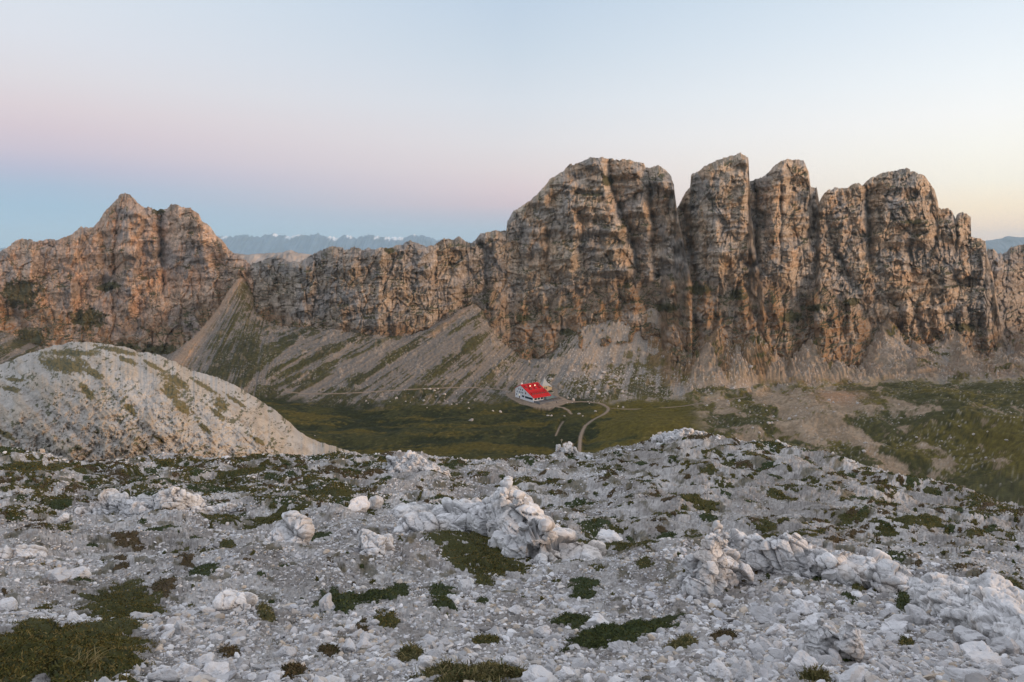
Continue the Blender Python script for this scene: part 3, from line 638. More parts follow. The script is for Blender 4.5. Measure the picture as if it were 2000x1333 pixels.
dz = dz + 3.2 * cone ** 1.3 * isscree
rk = rk * mix(0.45, 1.0, sstep(900, 1100, QX))
dz = dz + rk * (1.8 + 3.0 * fc + 1.2 * fb)
knob = np.exp(-((QX - 815) / 62) ** 2 - ((QY - 776) / 9) ** 2) * sstep(-0.1, 0.4, fbm2(XX / 9, YY / 9, 822, 3) + 0.2)             # broken ground by the meadow
dz = dz + knob * (3.0 + 3 * fc)
dz = dz * (1 - flat) - 0.25 * flat
# bank in front of the hut terrace, ruts in the meadow
dz = dz - meadow * 0.5 * sstep(0.2, 0.7, ridge2(XX / 30, YY / 18, 824, 2))
ZZ = ZM + dz
PT = np.stack([XX, YY, ZZ], -1)
n = grid_normals(PT); n *= np.sign(n[..., 2:3]); up = n[..., 2]
def f(m): return m[..., None]
c_scree = np.array((.33, .275, .225)); c_scree2 = np.array((.37, .28, .20)); c_grey = np.array((.265, .235, .205)); c_turf = np.array((.064, .062, .018)); c_turf2 = np.array((.115, .092, .018)); c_dark = np.array((.029, .034, .011)); c_brown = np.array((.30, .17, .085)); c_path = np.array((.28, .215, .16)); c_rub = np.array((.26, .19, .125))
S = mix(c_grey, c_scree, f(sstep(-0.4, 0.4, strk2 + 0.6 * strk)))
S = mix(S, c_scree2, f(sstep(0.1, 0.6, strk * (1 - 0.5 * rgt) + 0.3 * strk3 + 0.25 * n_mid + 0.35 * rgt) * 0.8))
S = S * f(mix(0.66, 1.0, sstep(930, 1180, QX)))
# turf strips between the scree chutes
gb = 0.20 + 0.30 * sstep(0, 70, QY - FOOT(QX) - 40) - 0.25 * sstep(1290, 1330, QX) + 0.18 * (1 - sstep(560, 700, QX)) - 0.30 * np.exp(-((QX - 1170 + (QY - 690) * 0.8) / 75) ** 2) * (QY < 745)
# two long pale chutes in the photograph
for (x0, y0, x1, y1, ww) in ((930, 590, 560, 790, 16), (600, 650, 480, 760, 9), (700, 665, 560, 760, 7), (475, 535, 345, 712, 13), (660, 655, 520, 745, 6), (1290, 630, 1150, 705, 34), (1215, 640, 1090, 725, 26), (1730, 645, 1735, 735, 60), (1590, 690, 1600, 735, 30), (1420, 690, 1450, 745, 34), (1000, 690, 860, 745, 13)):
    tt = np.clip((QY - y0) / (y1 - y0), 0, 1); xc = x0 + (x1 - x0) * tt
    gb = gb - 0.75 * np.exp(-((QX - xc - 5 * strk3) / (ww * (0.6 + 0.9 * tt))) ** 2) * ((QY > y0 - 8) & (QY < y1 + 8))
for (x0, y0, x1, y1, ww) in ((860, 650, 700, 740, 12), (780, 668, 640, 755, 14), (640, 620, 470, 745, 16), (560, 660, 400, 740, 20), (900, 640, 780, 720, 8), (720, 668, 600, 740, 10)):
    tt = np.clip((QY - y0) / (y1 - y0), 0, 1); xc = x0 + (x1 - x0) * tt
    gb = gb + 0.45 * np.exp(-((QX - xc - 6 * strk3) / (ww * (0.6 + 0.6 * tt))) ** 2) * ((QY > y0 - 8) & (QY < y1 + 12))
gm = sstep(0.05, 0.38, (0.75 * strk + 0.55 * strk2) * (1 - 0.5 * rgt) + 0.40 * n_mid * (1 + 0.6 * rgt) + 0.30 * n_fine + gb - 0.12)
c_turfL = np.array((.05, .05, .018)); turf = mix(mix(c_turfL, c_turf, f(sstep(900, 1200, QX))), mix(c_turf, c_turf2, f(sstep(1000, 1250, QX))), f(sstep(-0.3, 0.5, lowland + 0.5 * n_mid + 0.3 * sstep(1230, 1300, QX))))
S = mix(S, turf * f(0.8 + 0.35 * n_fine), f(gm * 0.92))
S = mix(S, mix(c_grey, np.array((.40, .31, .23)), f(fr)) * f(0.75 + 0.5 * frb), f(rk * (1 - 0.4 * gm)))
ch = np.exp(-((QX - (475 - (QY - 535) * 0.73)) / (10 + 0.05 * (QY - 535))) ** 2) * (QY < 730) * (QX < 520) + 0.8 * np.exp(-((QX - (935 - (QY - 585) * 1.3)) / 9) ** 2) * (QY < 660) * (QX > 800)
S = mix(S, np.array((.46, .29, .18)), f(np.clip(ch, 0, 1) * 0.75))
# rusty ground under the second and third towers
ru = 1.5 * np.exp(-((QX - 1350 - (QY - 690) * 0.5) / 85) ** 2 - ((QY - 685) / 45) ** 2) + 1.0 * np.exp(-((QX - 1490) / 60) ** 2 - ((QY - 700) / 30) ** 2) + 0.6 * np.exp(-((QX - 1900) / 60) ** 2 - ((QY - 690) / 25) ** 2)
S = mix(S, c_brown * f(0.85 + 0.5 * n_fine), f(np.clip(ru * sstep(-0.5, 0.4, strk2 + n_mid) * 1.1, 0, 1) * 0.85 * (QX > 1262)))
S = mix(S, mix(np.array((.27, .155, .08)), np.array((.20, .13, .06)), f(fr)) * f(0.8 + 0.5 * frb), f(rb * 0.85 * (1 - 0.35 * sstep(1700, 1780, QX))))
S = mix(S, turf * f(0.8 + 0.4 * n_fine), f(sstep(0.25, 0.5, rgt * (fbm2(QX / 45, QY / 22, 828, 4, 0.6) + 0.35 * sstep(715, 750, QY) + 0.25 * n_fine)) * (QX > 1290) * 0.9))
rst = sstep(1278, 1306, QX + 6 * n_mid) * (1 - sstep(1660, 1740, QX)) * (1 - sstep(738, 762, QY))
S = mix(S, mix(np.array((.24, .145, .075)), np.array((.30, .205, .125)), f(sstep(-0.4, 0.4, n_mid + 0.6 * strk2))) * f(0.85 + 0.4 * n_fine), f(0.85 * rst * (1 - sstep(0.05, 0.25, cone)) * isscree))
S = mix(S, turf, f(0.85 * rst * sstep(0.15, 0.4, fbm2(QX / 30, QY / 18, 829, 4, 0.6) + 0.2 * n_fine) * (1 - sstep(0.05, 0.2, cone))))
S = mix(S, np.array((.345, .265, .195)) * f(0.9 + 0.12 * strk2 + 0.15 * n_fine), f(sstep(0.02, 0.3, cone + 0.10 * n_mid) * 0.8))
# meadow
Mw = mix(c_dark, c_turf, f(sstep(-0.35, 0.35, lowland + 0.5 * n_mid + 0.2 * n_fine)))
Mw = mix(Mw, c_turf2 * 0.9, f(sstep(0.0, 0.6, fbm2(XX / 60, YY / 16, 830, 4) + 0.3 * n_fine + 0.35 * sstep(850, 885, QY) + 0.9 * sstep(1150, 1180, QX - (QY - 800) * 0.1))))
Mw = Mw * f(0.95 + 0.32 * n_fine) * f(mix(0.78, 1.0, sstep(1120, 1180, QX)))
Mw = mix(Mw, np.array((.30, .27, .235)), f(knob * sstep(0, 0.4, fc + 0.3 * n_fine) * 0.85))
# right-hand hillside: turf, rubble and bare earth
gr = sstep(-0.10, 0.30, 1.15 * fbm2((QX + 0.8 * QY) / 110, (QY - 0.35 * QX) / 34, 841, 5, 0.62) + 0.35 * n_fine + 0.75 * sstep(1640, 1860, QX - 0.3 * (QY - 800) + 60 * fbm2(QX / 70, QY / 40, 843, 4)) + 0.06
            - 0.48 * np.exp(-((QX - 1620) / 110) ** 2 - ((QY - 830) / 42) ** 2) + 0.5 * np.exp(-((QX - 1440) / 60) ** 2 - ((QY - 850) / 40) ** 2) + 0.35 * np.exp(-((QX - 1560) / 200) ** 2 - ((QY - 752) / 9) ** 2))
Rt = mix(mix(c_rub, np.array((.34, .255, .175)), f(sstep(-0.3, 0.4, n_mid + n_fine))), mix(c_turf, c_turf2, f(sstep(-0.2, 0.5, lowland + 0.4 * n_fine))) * f(0.85 + 0.4 * n_fine), f(gr * 0.95))
Rt = mix(Rt, np.array((.36, .21, .12)), f(np.clip(np.exp(-((QX - 1640) / 45) ** 2 - ((QY - 783) / 12) ** 2) * 1.2, 0, 1) * 0.8))
Mw = mix(Mw, np.array((.42, .30, .20)), f(np.clip(1.6 * np.exp(-((QX - 1109) / 11) ** 4 - ((QY - 861) / 3.6) ** 4) + 0.4 * n_fine - 0.3, 0, 1)))
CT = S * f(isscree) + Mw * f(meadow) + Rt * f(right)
# light specks of lying stones
spk, spe, spr = worley2(XX / 2.3, YY / 2.3, 850)[0:3]
spm = (1 - sstep(0.16, 0.30, spk)) * (spr > 0.45) * np.clip(sstep(-0.1, 0.35, fbm2(XX / 22, YY / 22, 851, 3) + 0.12) * ((0.35 + 0.45 * sstep(900, 1100, QX)) * isscree + 0.45 * right) + 0.02 * meadow
    + 0.9 * np.exp(-((QX - 1180) / 90) ** 2 - ((QY - 745) / 26) ** 2), 0, 1)
PT[..., 2] += spm * (0.35 + 0.5 * spr) * (1 - flat)
CT = mix(CT, np.array((.46, .41, .365)) * f(0.8 + 0.4 * spr), f(spm * 0.9))
CT = mix(CT, c_path * f(0.92 + 0.25 * n_fine), f(np.maximum((1 - sstep(-0.2, 0.9, dpath + 0.5 * n_fine)) * 0.85, pad * 0.95)))
me = make_mesh('valley_ground', PT.reshape(-1, 3), [grid_faces(len(Yr), len(apx))], MAT_TERRAIN, CT.reshape(-1, 3))
tag(link('valley_ground', me), 'valley floor with dark meadow, pale scree slopes and turf strips below the cliffs', 'ground', kind='structure')
from functools import partial
def z_ground(x, y):
    """finished valley height: bilinear in the built grid"""
    a = np.clip((x / y - kk[0]) / (kk[1] - kk[0]), 0, len(kk) - 1.001); i = int(a); u = a - i
    j = int(np.clip(np.searchsorted(Yr, y) - 1, 0, len(Yr) - 2)); v = (y - Yr[j]) / (Yr[j + 1] - Yr[j])
    Z = PT[..., 2]
    return float((Z[j, i] * (1 - u) + Z[j, i + 1] * u) * (1 - v) + (Z[j + 1, i] * (1 - u) + Z[j + 1, i + 1] * u) * v)

# ---- paths as thin sheets over the ground
MAT_PATH = rock_mat('path_gravel', 0.9, 0.22, 0.4, 2.0, 0.1, tint=(.27, .205, .15))
for k, (w, hw) in enumerate(path_world):
    m = 160; w = resample(w, m); d = np.gradient(w[:, :2], axis=0); d /= np.linalg.norm(d, axis=1, keepdims=True) + 1e-9
    nn = np.stack([-d[:, 1], d[:, 0]], 1); V = []
    hwv = hw * (1 + 0.22 * fbm2(np.arange(m) / 9.0, np.zeros(m) + k, 860, 3))
    for i in range(m):
        for s in (-1, -0.4, 0.4, 1):
            q = w[i, :2] + nn[i] * s * hwv[i]
            V.append((q[0], q[1], z_ground(q[0], q[1]) + (0.16 if abs(s) < 0.5 else 0.03)))
    o = link('path' if k in (0, 1) else 'trail', make_mesh('path', np.array(V), [grid_faces(m, 4)], MAT_PATH))
    tag(o, ['wide gravel track from the hut terrace round the bend and down across the meadow', 'gravel track curling round the planted bed beside the chapel', 'short spur of footpath below the terrace that ends in the grass',
            'faint trodden line left of the descending track', 'thin footpath crossing the scree left of the hut', 'thin footpath running right from the track bend below the towers', 'thin footpath climbing to the right edge under the massif'][k], 'path', kind='structure')

# ================================================================== PALE KNOLL ON THE LEFT
kt = [(-260, 800), (-120, 748), (-60, 730), (0, 714.5), (21, 706.5), (52, 694), (80, 685), (105, 677), (147, 669), (182, 671), (227, 677), (252, 681), (273, 692), (290, 690), (315, 698), (343, 710), (371, 725), (402, 733), (437, 745), (465, 759), (490, 775), (518, 792), (546, 813), (574, 839.5), (602, 862), (630, 873), (661, 882), (700, 893), (730, 905)]
xs = np.arange(-260, 730, 0.95); tp = poly(kt)(xs)
tp = np.convolve(np.pad(tp, 8, 'edge'), np.ones(17) / 17, 'valid') + 2.0 * fbm2(xs / 16, xs * 0, 901, 5, 0.6)
nr = 300; t = np.linspace(0, 1, nr)[:, None]
bot = np.maximum(np.full(len(xs), 955.0), tp + 25)
qx = np.broadcast_to(xs[None], (nr, len(xs))); qy = bot[None] + (tp - bot)[None] * t
Dk = 135 + 95 * (1 - np.sqrt(np.clip(1 - (t * 0.999) ** 2.3, 0, 1))) + 0.00022 * (qx - 250) ** 2
# long shallow gullies running down to the right
gl = fbm2((qx - 1.05 * qy) / 60, (qx + qy) / 300, 902, 4, 0.6); gl2 = fbm2((qx - 1.1 * qy) / 16, (qx + qy) / 90, 903, 4, 0.6)
u, w = qx * 0.13, qy * 0.13
fa, fe, fr = facets((u - w * 1.0) / 2.6, (u + w) / 5.2, 904, 1.2); fa2, fe2, fr2 = facets(u / 0.9, w / 0.9, 905, 1.2)
nf = fbm2(u / 0.8, w / 0.8, 906, 4, 0.6); nm = fbm2(u / 4, w / 4, 907, 4, 0.55)
Dk = Dk - (2.0 * gl + 0.45 * gl2 + 0.45 * fa + 0.5 * fa2 + 0.5 * nf + 2.0 * nm + 1.6 * np.abs(fbm2(u / 9, w / 7, 917, 4))) * (1 - 0.5 * t)
PK = ray(qx, qy, Dk); last = PK[-1]; rows = []
for dy, dz in ((4, -0.3), (12, -2), (30, -9), (60, -26), (100, -55)):
    q = last.copy(); q[:, 0] *= (q[:, 1] + dy) / q[:, 1]; q[:, 1] += dy; q[:, 2] += dz; rows.append(q)
PKa = np.concatenate([PK, np.stack(rows)], 0)
white = np.array((.43, .395, .355)); warm = np.array((.42, .355, .285)); olive = np.array((.15, .115, .04)); dk = np.array((.06, .06, .025))
CK = mix(white, warm, f(sstep(-0.3, 0.5, nm + gl))) * f(0.86 + 0.22 * fr + 0.12 * fr2)
CK = CK * f(1 - 0.12 * sstep(0.0, 0.6, 0.4 * gl2 + 0.7 * nf))
a1 = (qx - qy * 0.55) / 11; a2 = (qx * 0.45 + qy) / 5.2
tuf, te, tr = worley2(a1 * 0.62 + 0.55 * nf + 1.2 * nm, a2 * 0.62 + 1.1 * gl + 0.4 * fbm2(qx / 9, qy / 9, 915, 3), 910, 1.6)[0:3]
dens = sstep(0.02, 0.5, fbm2((qx - qy) / 60, (qx + qy) / 110, 911, 3) + 0.28 + 0.25 * (1 - sstep(0, 130, qy - tp[None])))
tm = (1 - sstep(0.04 + 0.5 * tr * tr, 0.14 + 0.55 * tr * tr, tuf + 0.12 * nf)) * (tr < 0.26 + 0.66 * dens)
gp = np.zeros_like(qx)
for (x0, y0, sx_, sy_, an) in ((130, 713, 55, 20, 0.12), (180, 728, 24, 10, 0.5), (165, 760, 18, 8, 0.9), (175, 772, 12, 8, 0.9), (345, 745, 34, 9, 0.5), (335, 765, 26, 16, 0.8), (355, 795, 30, 10, 0.7), (432, 790, 18, 12, 0.8), (400, 755, 34, 5, 0.55), (460, 783, 30, 5, 0.6), (10, 848, 22, 8, 0.5), (22, 760, 20, 6, 0.2), (30, 742, 22, 4, 0.1), (250, 705, 26, 6, 0.4), (300, 715, 30, 5, 0.5), (505, 862, 18, 6, 0.6), (425, 810, 22, 6, 0.7), (255, 800, 18, 6, 0.8), (310, 858, 16, 4, 0.6), (140, 690, 60, 8, 0.0), (230, 685, 50, 6, 0.2), (398, 835, 20, 6, .7)):
    ca, sa = math.cos(an), math.sin(an); dx, dy = qx - x0, qy - y0
    gp = np.maximum(gp, np.exp(-((dx * ca + dy * sa) / sx_) ** 2 - ((-dx * sa + dy * ca) / sy_) ** 2))
gm2 = sstep(0.34, 0.62, gp + 0.30 * nf + 0.18 * gl2)
CK = mix(CK, dk * f(0.8 + 0.7 * tr), f(tm * 0.85))
CK = mix(CK, mix(dk, olive, f(sstep(-0.5, 0.25, nf + 0.4 * nm))), f(gm2 * 0.92))
rep = lambda A: np.concatenate([A, np.repeat(A[-1:], len(rows), 0)], 0)
me = make_mesh('knoll', PKa.reshape(-1, 3), [grid_faces(PKa.shape[0], len(xs))], MAT_KNOLL, rep(CK).reshape(-1, 3))
tag(link('knoll', me), 'rounded pale limestone knoll dotted with turf at the left', 'hill', kind='structure')
# ================================================================== FOREGROUND SLOPE
CREST = poly([(-400, 872), (-100, 876), (0, 879), (31, 876), (52, 882), (77, 880), (105, 893), (157, 902), (196, 902), (227, 898), (273, 893), (329, 889), (371, 893), (455, 895), (490, 891), (546, 892), (595, 891), (658, 885), (700, 889), (756, 888), (827, 890), (862, 891), (905, 898), (955, 900), (990, 897),
              (1022, 892), (1058, 891), (1093, 887), (1125, 887), (1168, 887), (1203, 879), (1257, 864), (1298, 850), (1330, 845), (1375, 845), (1388, 852), (1442, 859), (1491, 864), (1550, 869), (1595, 882), (1653, 899), (1707, 916), (1775, 931), (1842, 946), (1896, 960), (1932, 976), (1977, 989), (2000, 993), (2100, 1010), (2400, 1040)])
CRESTY = poly([(-400, 62), (300, 66), (700, 60), (950, 58), (1150, 64), (1350, 66), (1600, 50), (1850, 40), (2000, 34), (2400, 28)])
Y0 = 2.3; A0 = float(aspect(1333))
def YG(px, py):
    c = CREST(px); a = aspect(py); ac = aspect(c)
    w = (a - A0) / (ac - A0)
    w = np.where(w > 0, np.abs(w) ** 1.16, -np.abs(w) ** 1.0)
    return Y0 * (CRESTY(px) / Y0) ** w
BUMPS = [  # px, py (of the foot), half width, half depth in pixels, height in metres
    (940, 1040, 170, 60, 0.10), (760, 1030, 170, 50, 0.10), (560, 1075, 120, 45, 0.08), (330, 985, 130, 26, 0.22), (810, 915, 60, 14, 0.3), (1340, 856, 60, 8, 0.2), (1500, 1130, 170, 36, 0.07), (1850, 1180, 120, 50, 0.06),
    (130, 1280, 170, 50, 0.03), (1640, 1270, 100, 35, 0.03), (460, 1215, 80, 40, 0.03), (70, 1070, 80, 25, 0.1), (1102, 887, 22, 6, 0.3), (1560, 1040, 170, 20, 0.1), (80, 945, 100, 18, 0.2)]
def fdisp(X, Y, px, py):
    """height added to the smooth slope; also the loose-stone cell data for colouring"""
    s = Y / F
    dz = 0
    for (bx, by, hx, hy, h) in BUMPS:
        dz = dz + h * np.exp(-((px - bx) / hx) ** 2 - ((py - by) / hy) ** 2)
    dz = dz + 0.045 * np.minimum(Y, 25) ** 0.75 * fbm2(X / 3.7, Y / 4.5, 1001, 3) * sstep(2.0, 6.0, Y)
    return dz
def cells(X, Y):
    s = Y / F; dz = 0; col = 0; gap = 0; wsum = 1e-6
    for k, c in enumerate((0.022, 0.05, 0.12, 0.30)):
        fd = sstep(2.2, 4.5, c / s) * (1 - sstep(26, 60, c / s))
        a = X / c + 0.35 * noise2(X / c * 1.3, Y / c * 1.3, 1010 + k); b = Y / (c * 1.25)
        h, e, r = facets(a, b, 1020 + 3 * k, 1.1)
        dz = dz + fd * c * 0.34 * h; col = col + fd * (r - 0.5); gap = gap + fd * np.exp(-e / 0.10); wsum = wsum + fd
    return dz, col / wsum, gap / wsum
def G(px, py):
    """ground point under a pixel (arrays)"""
    px = np.asarray(px, float); py = np.asarray(py, float)
    Y = YG(px, py); P = ray(px, py, Y)
    P[..., 2] += fdisp(P[..., 0], P[..., 1], px, py)
    return P

MATS = [  # px, py, half width, half height, tilt, kind, height m, name, label
    (110, 1285, 195, 62, -0.06, 'olive', .055, 'big olive green turf mat filling the bottom left corner'),
    (245, 1170, 88, 40, 0.05, 'olive', .05, 'ragged turf mat with pale stones in it above the corner mat'),
    (935, 1082, 112, 36, 0.34, 'olive', .08, 'large wedge of turf lying against the foot of the middle outcrop'),
    (660, 1178, 52, 36, -0.1, 'green', .07, 'dark green cushion left of the dip with a white stone at its foot'),
    (735, 1172, 60, 30, -0.15, 'green', .07, 'dark green cushion plant joined to the right of the cushion by the white stone'),
    (775, 1145, 26, 22, 0.1, 'green', .06, 'small green hump growing at the back of the double cushion'),
    (1215, 1238, 120, 20, -0.24, 'green', .05, 'long dark turf strip running up to the foot of the right outcrop'),
    (1118, 1218, 45, 16, -0.2, 'green', .05, 'dark turf patch lying beyond the long strip'),
    (930, 1322, 105, 17, 0.0, 'grass', .04, 'turf mat cut by the bottom edge in the middle'),
    (1140, 1149, 32, 8, 0.0, 'green', .05, 'upper of two lens-shaped green cushions'),
    (1137, 1166, 30, 11, 0.0, 'green', .05, 'lower of two lens-shaped green cushions'),
    (862, 1192, 30, 20, 0.6, 'green', .04, 'slanting green patch between the double cushion and the dip'),
    (863, 1149, 27, 13, 0.2, 'green', .05, 'round green tuft under the turf wedge'),
    (945, 1136, 26, 12, 0.4, 'olive', .05, 'olive tuft at the lower tip of the turf wedge'),
    (402, 1123, 34, 13, -0.05, 'green', .05, 'bushy green mat standing in pale rubble at the left'),
    (320, 1140, 28, 14, -0.1, 'brown', .04, 'reddish brown patch behind the ragged turf mat'),
    (365, 1107, 18, 11, 0, 'brown', .05, 'round brown tuft in the rubble at the left'),
    (236, 1104, 18, 13, 0, 'brown', .04, 'small dry brown tuft near the flat white slab'),
    (800, 1284, 26, 12, 0, 'grass', .04, 'yellowish tuft in gravel near the bottom middle'),
    (755, 1223, 26, 13, 0.1, 'olive', .04, 'olive tuft below the double cushion'),
    (708, 1230, 14, 10, 0, 'brown', .03, 'ochre tuft beside the olive tuft'),
    (948, 1254, 30, 9, 0, 'olive', .03, 'low olive mat in the floor of the dip'),
    (642, 1272, 24, 9, 0, 'brown', .03, 'brownish tuft in gravel at the lower left of the dip'),
    (520, 1215, 20, 14, 0.2, 'grass', .05, 'grassy tuft on the flat pale bedrock'),
    (448, 1280, 20, 11, 0, 'brown', .03, 'brown tuft among loose stones near the bottom left'),
    (570, 1315, 28, 13, 0, 'brown', .03, 'dark brown tuft at the bottom left of the dip'),
    (1558, 1137, 18, 9, 0, 'green', .05, 'dark green tuft in front of the jagged ridge'),
    (1597, 1152, 15, 9, 0, 'green', .04, 'small green tuft right of the dark tuft by the jagged ridge'),
    (1678, 1164, 17, 12, 0, 'olive', .05, 'olive tuft before the slanting slab'),
    (1762, 1188, 15, 19, 0.2, 'green', .05, 'upright dark tuft in the shade of the slanting slab'),
    (1769, 1261, 17, 10, 0.2, 'olive', .04, 'olive tuft right of the cracked rock'),
    (1415, 1244, 30, 13, 0.1, 'brown', .04, 'dark tuft among stones below the right outcrop'),
    (1330, 1262, 34, 12, -0.2, 'grass', .04, 'grassy patch at the lower end of the long strip'),
    (1517, 1110, 17, 8, 0, 'brown', .04, 'brown tuft under the left part of the jagged ridge'),
    (1655, 1294, 14, 8, 0, 'green', .03, 'tiny dark tuft at the foot of the cracked rock'),
    (1590, 1330, 32, 9, 0, 'grass', .04, 'dry grass at the bottom edge below the cracked rock'),
    (1975, 1156, 34, 14, 0.3, 'olive', .05, 'olive tuft behind the long stone at the right edge'),
    (1920, 1150, 26, 12, 0.4, 'brown', .04, 'brown tuft left of the long stone at the right edge'),
    (1258, 1128, 20, 8, 0, 'olive', .05, 'round olive cushion left of the right outcrop'),
    (1220, 1068, 60, 14, 0.22, 'olive', .07, 'turf spread in front of the flat grey boulder'),
    (1165, 1060, 40, 10, 0.2, 'olive', .06, 'turf left of the flat grey boulder'),
    (1085, 1000, 0, 0, 0, '', 0, ''),
    (290, 1043, 70, 8, -0.06, 'green', .07, 'long green strip in pale scree at the left'),
    (250, 1067, 36, 8, 0, 'brown', .05, 'brown strip below the long green strip at the left'),
    (345, 1074, 22, 8, -0.2, 'olive', .06, 'small dark cushion left of the low white outcrop'),
    (445, 1068, 18, 8, 0, 'olive', .06, 'round cushion right of the low white outcrop'),
    (615, 1048, 30, 8, 0, 'green', .07, 'dark green mat on the white rubble in the middle left'),
    (540, 1010, 60, 7, -0.1, 'olive', .1, 'long turf strip across the slope in the middle left'),
    (430, 1012, 40, 6, 0.05, 'olive', .1, 'turf strip below the left outcrop'),
    (640, 970, 60, 9, 0, 'olive', .12, 'wide dark turf band left of the pair of grey stones'),
    (460, 925, 60, 9, -0.05, 'olive', .15, 'broad brown-green turf band near the left crest'),
    (60, 915, 70, 11, 0, 'olive', .15, 'wide turf field at the far left crest'),
    (120, 984, 34, 6, -0.1, 'green', .1, 'dark turf patch left of the left outcrop'),
    (1360, 985, 45, 7, 0.12, 'olive', .12, 'largest turf patch on the gravel hump'),
    (1325, 1240, 0, 0, 0, '', 0, ''),
    (1800, 1033, 50, 7, 0.04, 'olive', .1, 'long dark turf patch on the right gravel slope'),
    (1720, 933, 62, 5, 0.2, 'olive', .15, 'long slanting turf stripe near the right skyline'),
    (1570, 1047, 34, 6, 0, 'olive', .07, 'turf patch behind the jagged ridge'),
    (1630, 1062, 28, 6, -0.1, 'brown', .07, 'brownish turf patch behind the jagged ridge'),
    (1700, 1044, 32, 5, 0.05, 'brown', .07, 'brown turf strip behind the slanting slab'),
    (1490, 1048, 32, 5, -0.15, 'olive', .07, 'dark strip of turf just behind the jagged ridge'),
]
MATS = [m for m in MATS if m[2] > 0]
BOULD = [  # px, py centre, width, height px, label
    (1380, 1147, 40, 40, 'rounded white boulder against the foot of the right outcrop'), (1493, 1192, 48, 38, 'blocky white boulder below the jagged ridge'), (1574, 1185, 40, 26, 'flat-topped stone right of the blocky boulder'),
    (1580, 1216, 32, 32, 'upright stone below the flat-topped stone'), (1799, 1189, 38, 32, 'rounded stone leaning under the slanting slab'), (1790, 1212, 40, 36, 'pale stone in front of the rounded leaning stone'), (1888, 1246, 60, 42, 'large angular block at the lower right'), (1908, 1277, 60, 36, 'angular block split off below the large block at the lower right'),
    (1951, 1160, 74, 30, 'long narrow stone lying aslant at the right edge'), (1565, 1304, 54, 34, 'round flat stone with a hollow on top near the bottom right'), (1660, 1327, 64, 38, 'domed stone cut by the bottom edge below the cracked rock'), (1890, 1326, 64, 34, 'domed stone at the bottom right corner'),
    (1408, 1312, 46, 32, 'grey slab leaning near the bottom edge below the right outcrop'), (1454, 1316, 34, 40, 'pointed stone near the bottom edge'), (1518, 1232, 34, 26, 'stone left of the cracked rock'), (1960, 1262, 52, 40, 'rounded stone at the right edge below the slab'),
    (1746, 1228, 62, 26, 'flat stone right of the cracked rock top'), (1925, 1296, 66, 24, 'flat tan slab at the lower right'), (640, 1197, 36, 32, 'white wedge-shaped stone at the foot of the green cushions'), (916, 1037, 34, 26, 'white stone on top of the turf wedge'),
    (1189, 1041, 58, 30, 'smooth flat grey boulder on turf right of the middle outcrop'), (907, 1141, 26, 26, 'white stone under the turf wedge'), (1061, 1240, 34, 26, 'stone at the left end of the long turf strip'), (1171, 1218, 40, 26, 'grey stone between two dark turf patches'),
    (682, 1264, 34, 22, 'smooth stone at the lower left of the dip'), (712, 1261, 26, 18, 'small smooth stone next to its larger twin'), (831, 1297, 28, 28, 'pointed pale stone near the bottom middle'), (1001, 1300, 34, 26, 'wedge stone above the bottom turf mat'), (1058, 1327, 70, 26, 'broad slab at the bottom edge right of the turf mat'),
    (1207, 1265, 32, 24, 'pale blocky stone below the long turf strip'), (700, 988, 44, 32, 'left one of two grey stones standing together in the middle distance'), (729, 978, 34, 34, 'right pointed one of two grey stones standing together in the middle distance'), (118, 1126, 50, 28, 'white slab with a stepped edge at the left'), (155, 1121, 40, 24, 'white stone touching the stepped slab at the left'),
    (147, 1200, 30, 24, 'white stone left of the ragged turf mat'), (280, 1220, 36, 20, 'flat stone above the corner mat'), (360, 1243, 34, 26, 'rounded stone right of the corner mat'), (396, 1297, 42, 24, 'angular stone near the bottom left'), (424, 1313, 42, 28, 'pale stone below the angular stone near the bottom left'),
    (360, 1316, 46, 26, 'stone right of the corner mat at the bottom'), (322, 1327, 46, 26, 'stone at the bottom edge touching the corner mat'), (14, 1157, 32, 24, 'white stone at the left edge'), (122, 1008, 22, 18, 'white stone in scree left of the left outcrop'), (1105, 1318, 30, 22, 'stone right of the broad slab at the bottom'), (1320, 1306, 40, 26, 'pale stone at the bottom below the grassy patch'),
    (1490, 1262, 36, 28, 'grey stone left below the cracked rock'), (1010, 1205, 30, 20, 'pale flat stone in the middle of the dip'), (560, 1275, 34, 22, 'grey stone on the bedrock at the lower left'), (1730, 1300, 40, 26, 'stone right below the cracked rock')]

# ---- ground sheet
stp = 1.15
xs = np.concatenate([np.arange(-1500, -330, 13.0), np.arange(-330, 2330, stp), np.arange(2330, 3500, 13.0)]); nr = 560
tt = np.linspace(0, 1, nr)[:, None]
qx = np.broadcast_to(xs[None], (nr, len(xs))); qy = 1460 + (CREST(xs)[None] - 1460) * tt
YF = YG(qx, qy); PF = ray(qx, qy, YF)
dzc, ccol, cgap = cells(PF[..., 0], PF[..., 1])
PF[..., 2] += fdisp(PF[..., 0], PF[..., 1], qx, qy) + dzc
last = ray(qx[-1], qy[-1], YF[-1]); rows = []
for dy, dz in ((1.5, -0.5), (4, -1.6), (8, -4), (16, -10), (32, -24), (60, -50)):
    q = last.copy(); q[:, 0] *= (q[:, 1] + dy) / q[:, 1]; q[:, 1] += dy; q[:, 2] += dz + 0.2 * fbm2(xs / 8, xs * 0 + dy, 1040, 3); rows.append(q)
near = ray(qx[0], qy[0], YF[0]); front = []
for k, (sc_, dz) in enumerate(((-7.0, 0.6), (-2.0, 0.45), (0.1, 0.25), (0.6, 0.1))):
    q = near.copy(); q[:, 1] = near[:, 1] * sc_ if sc_ < 0 else near[:, 1] * sc_; q[:, 0] = near[:, 0] * (1.0 if sc_ > 0 else 1 - sc_ * 0.6); q[:, 2] = near[:, 2] + dz; front.append(q)
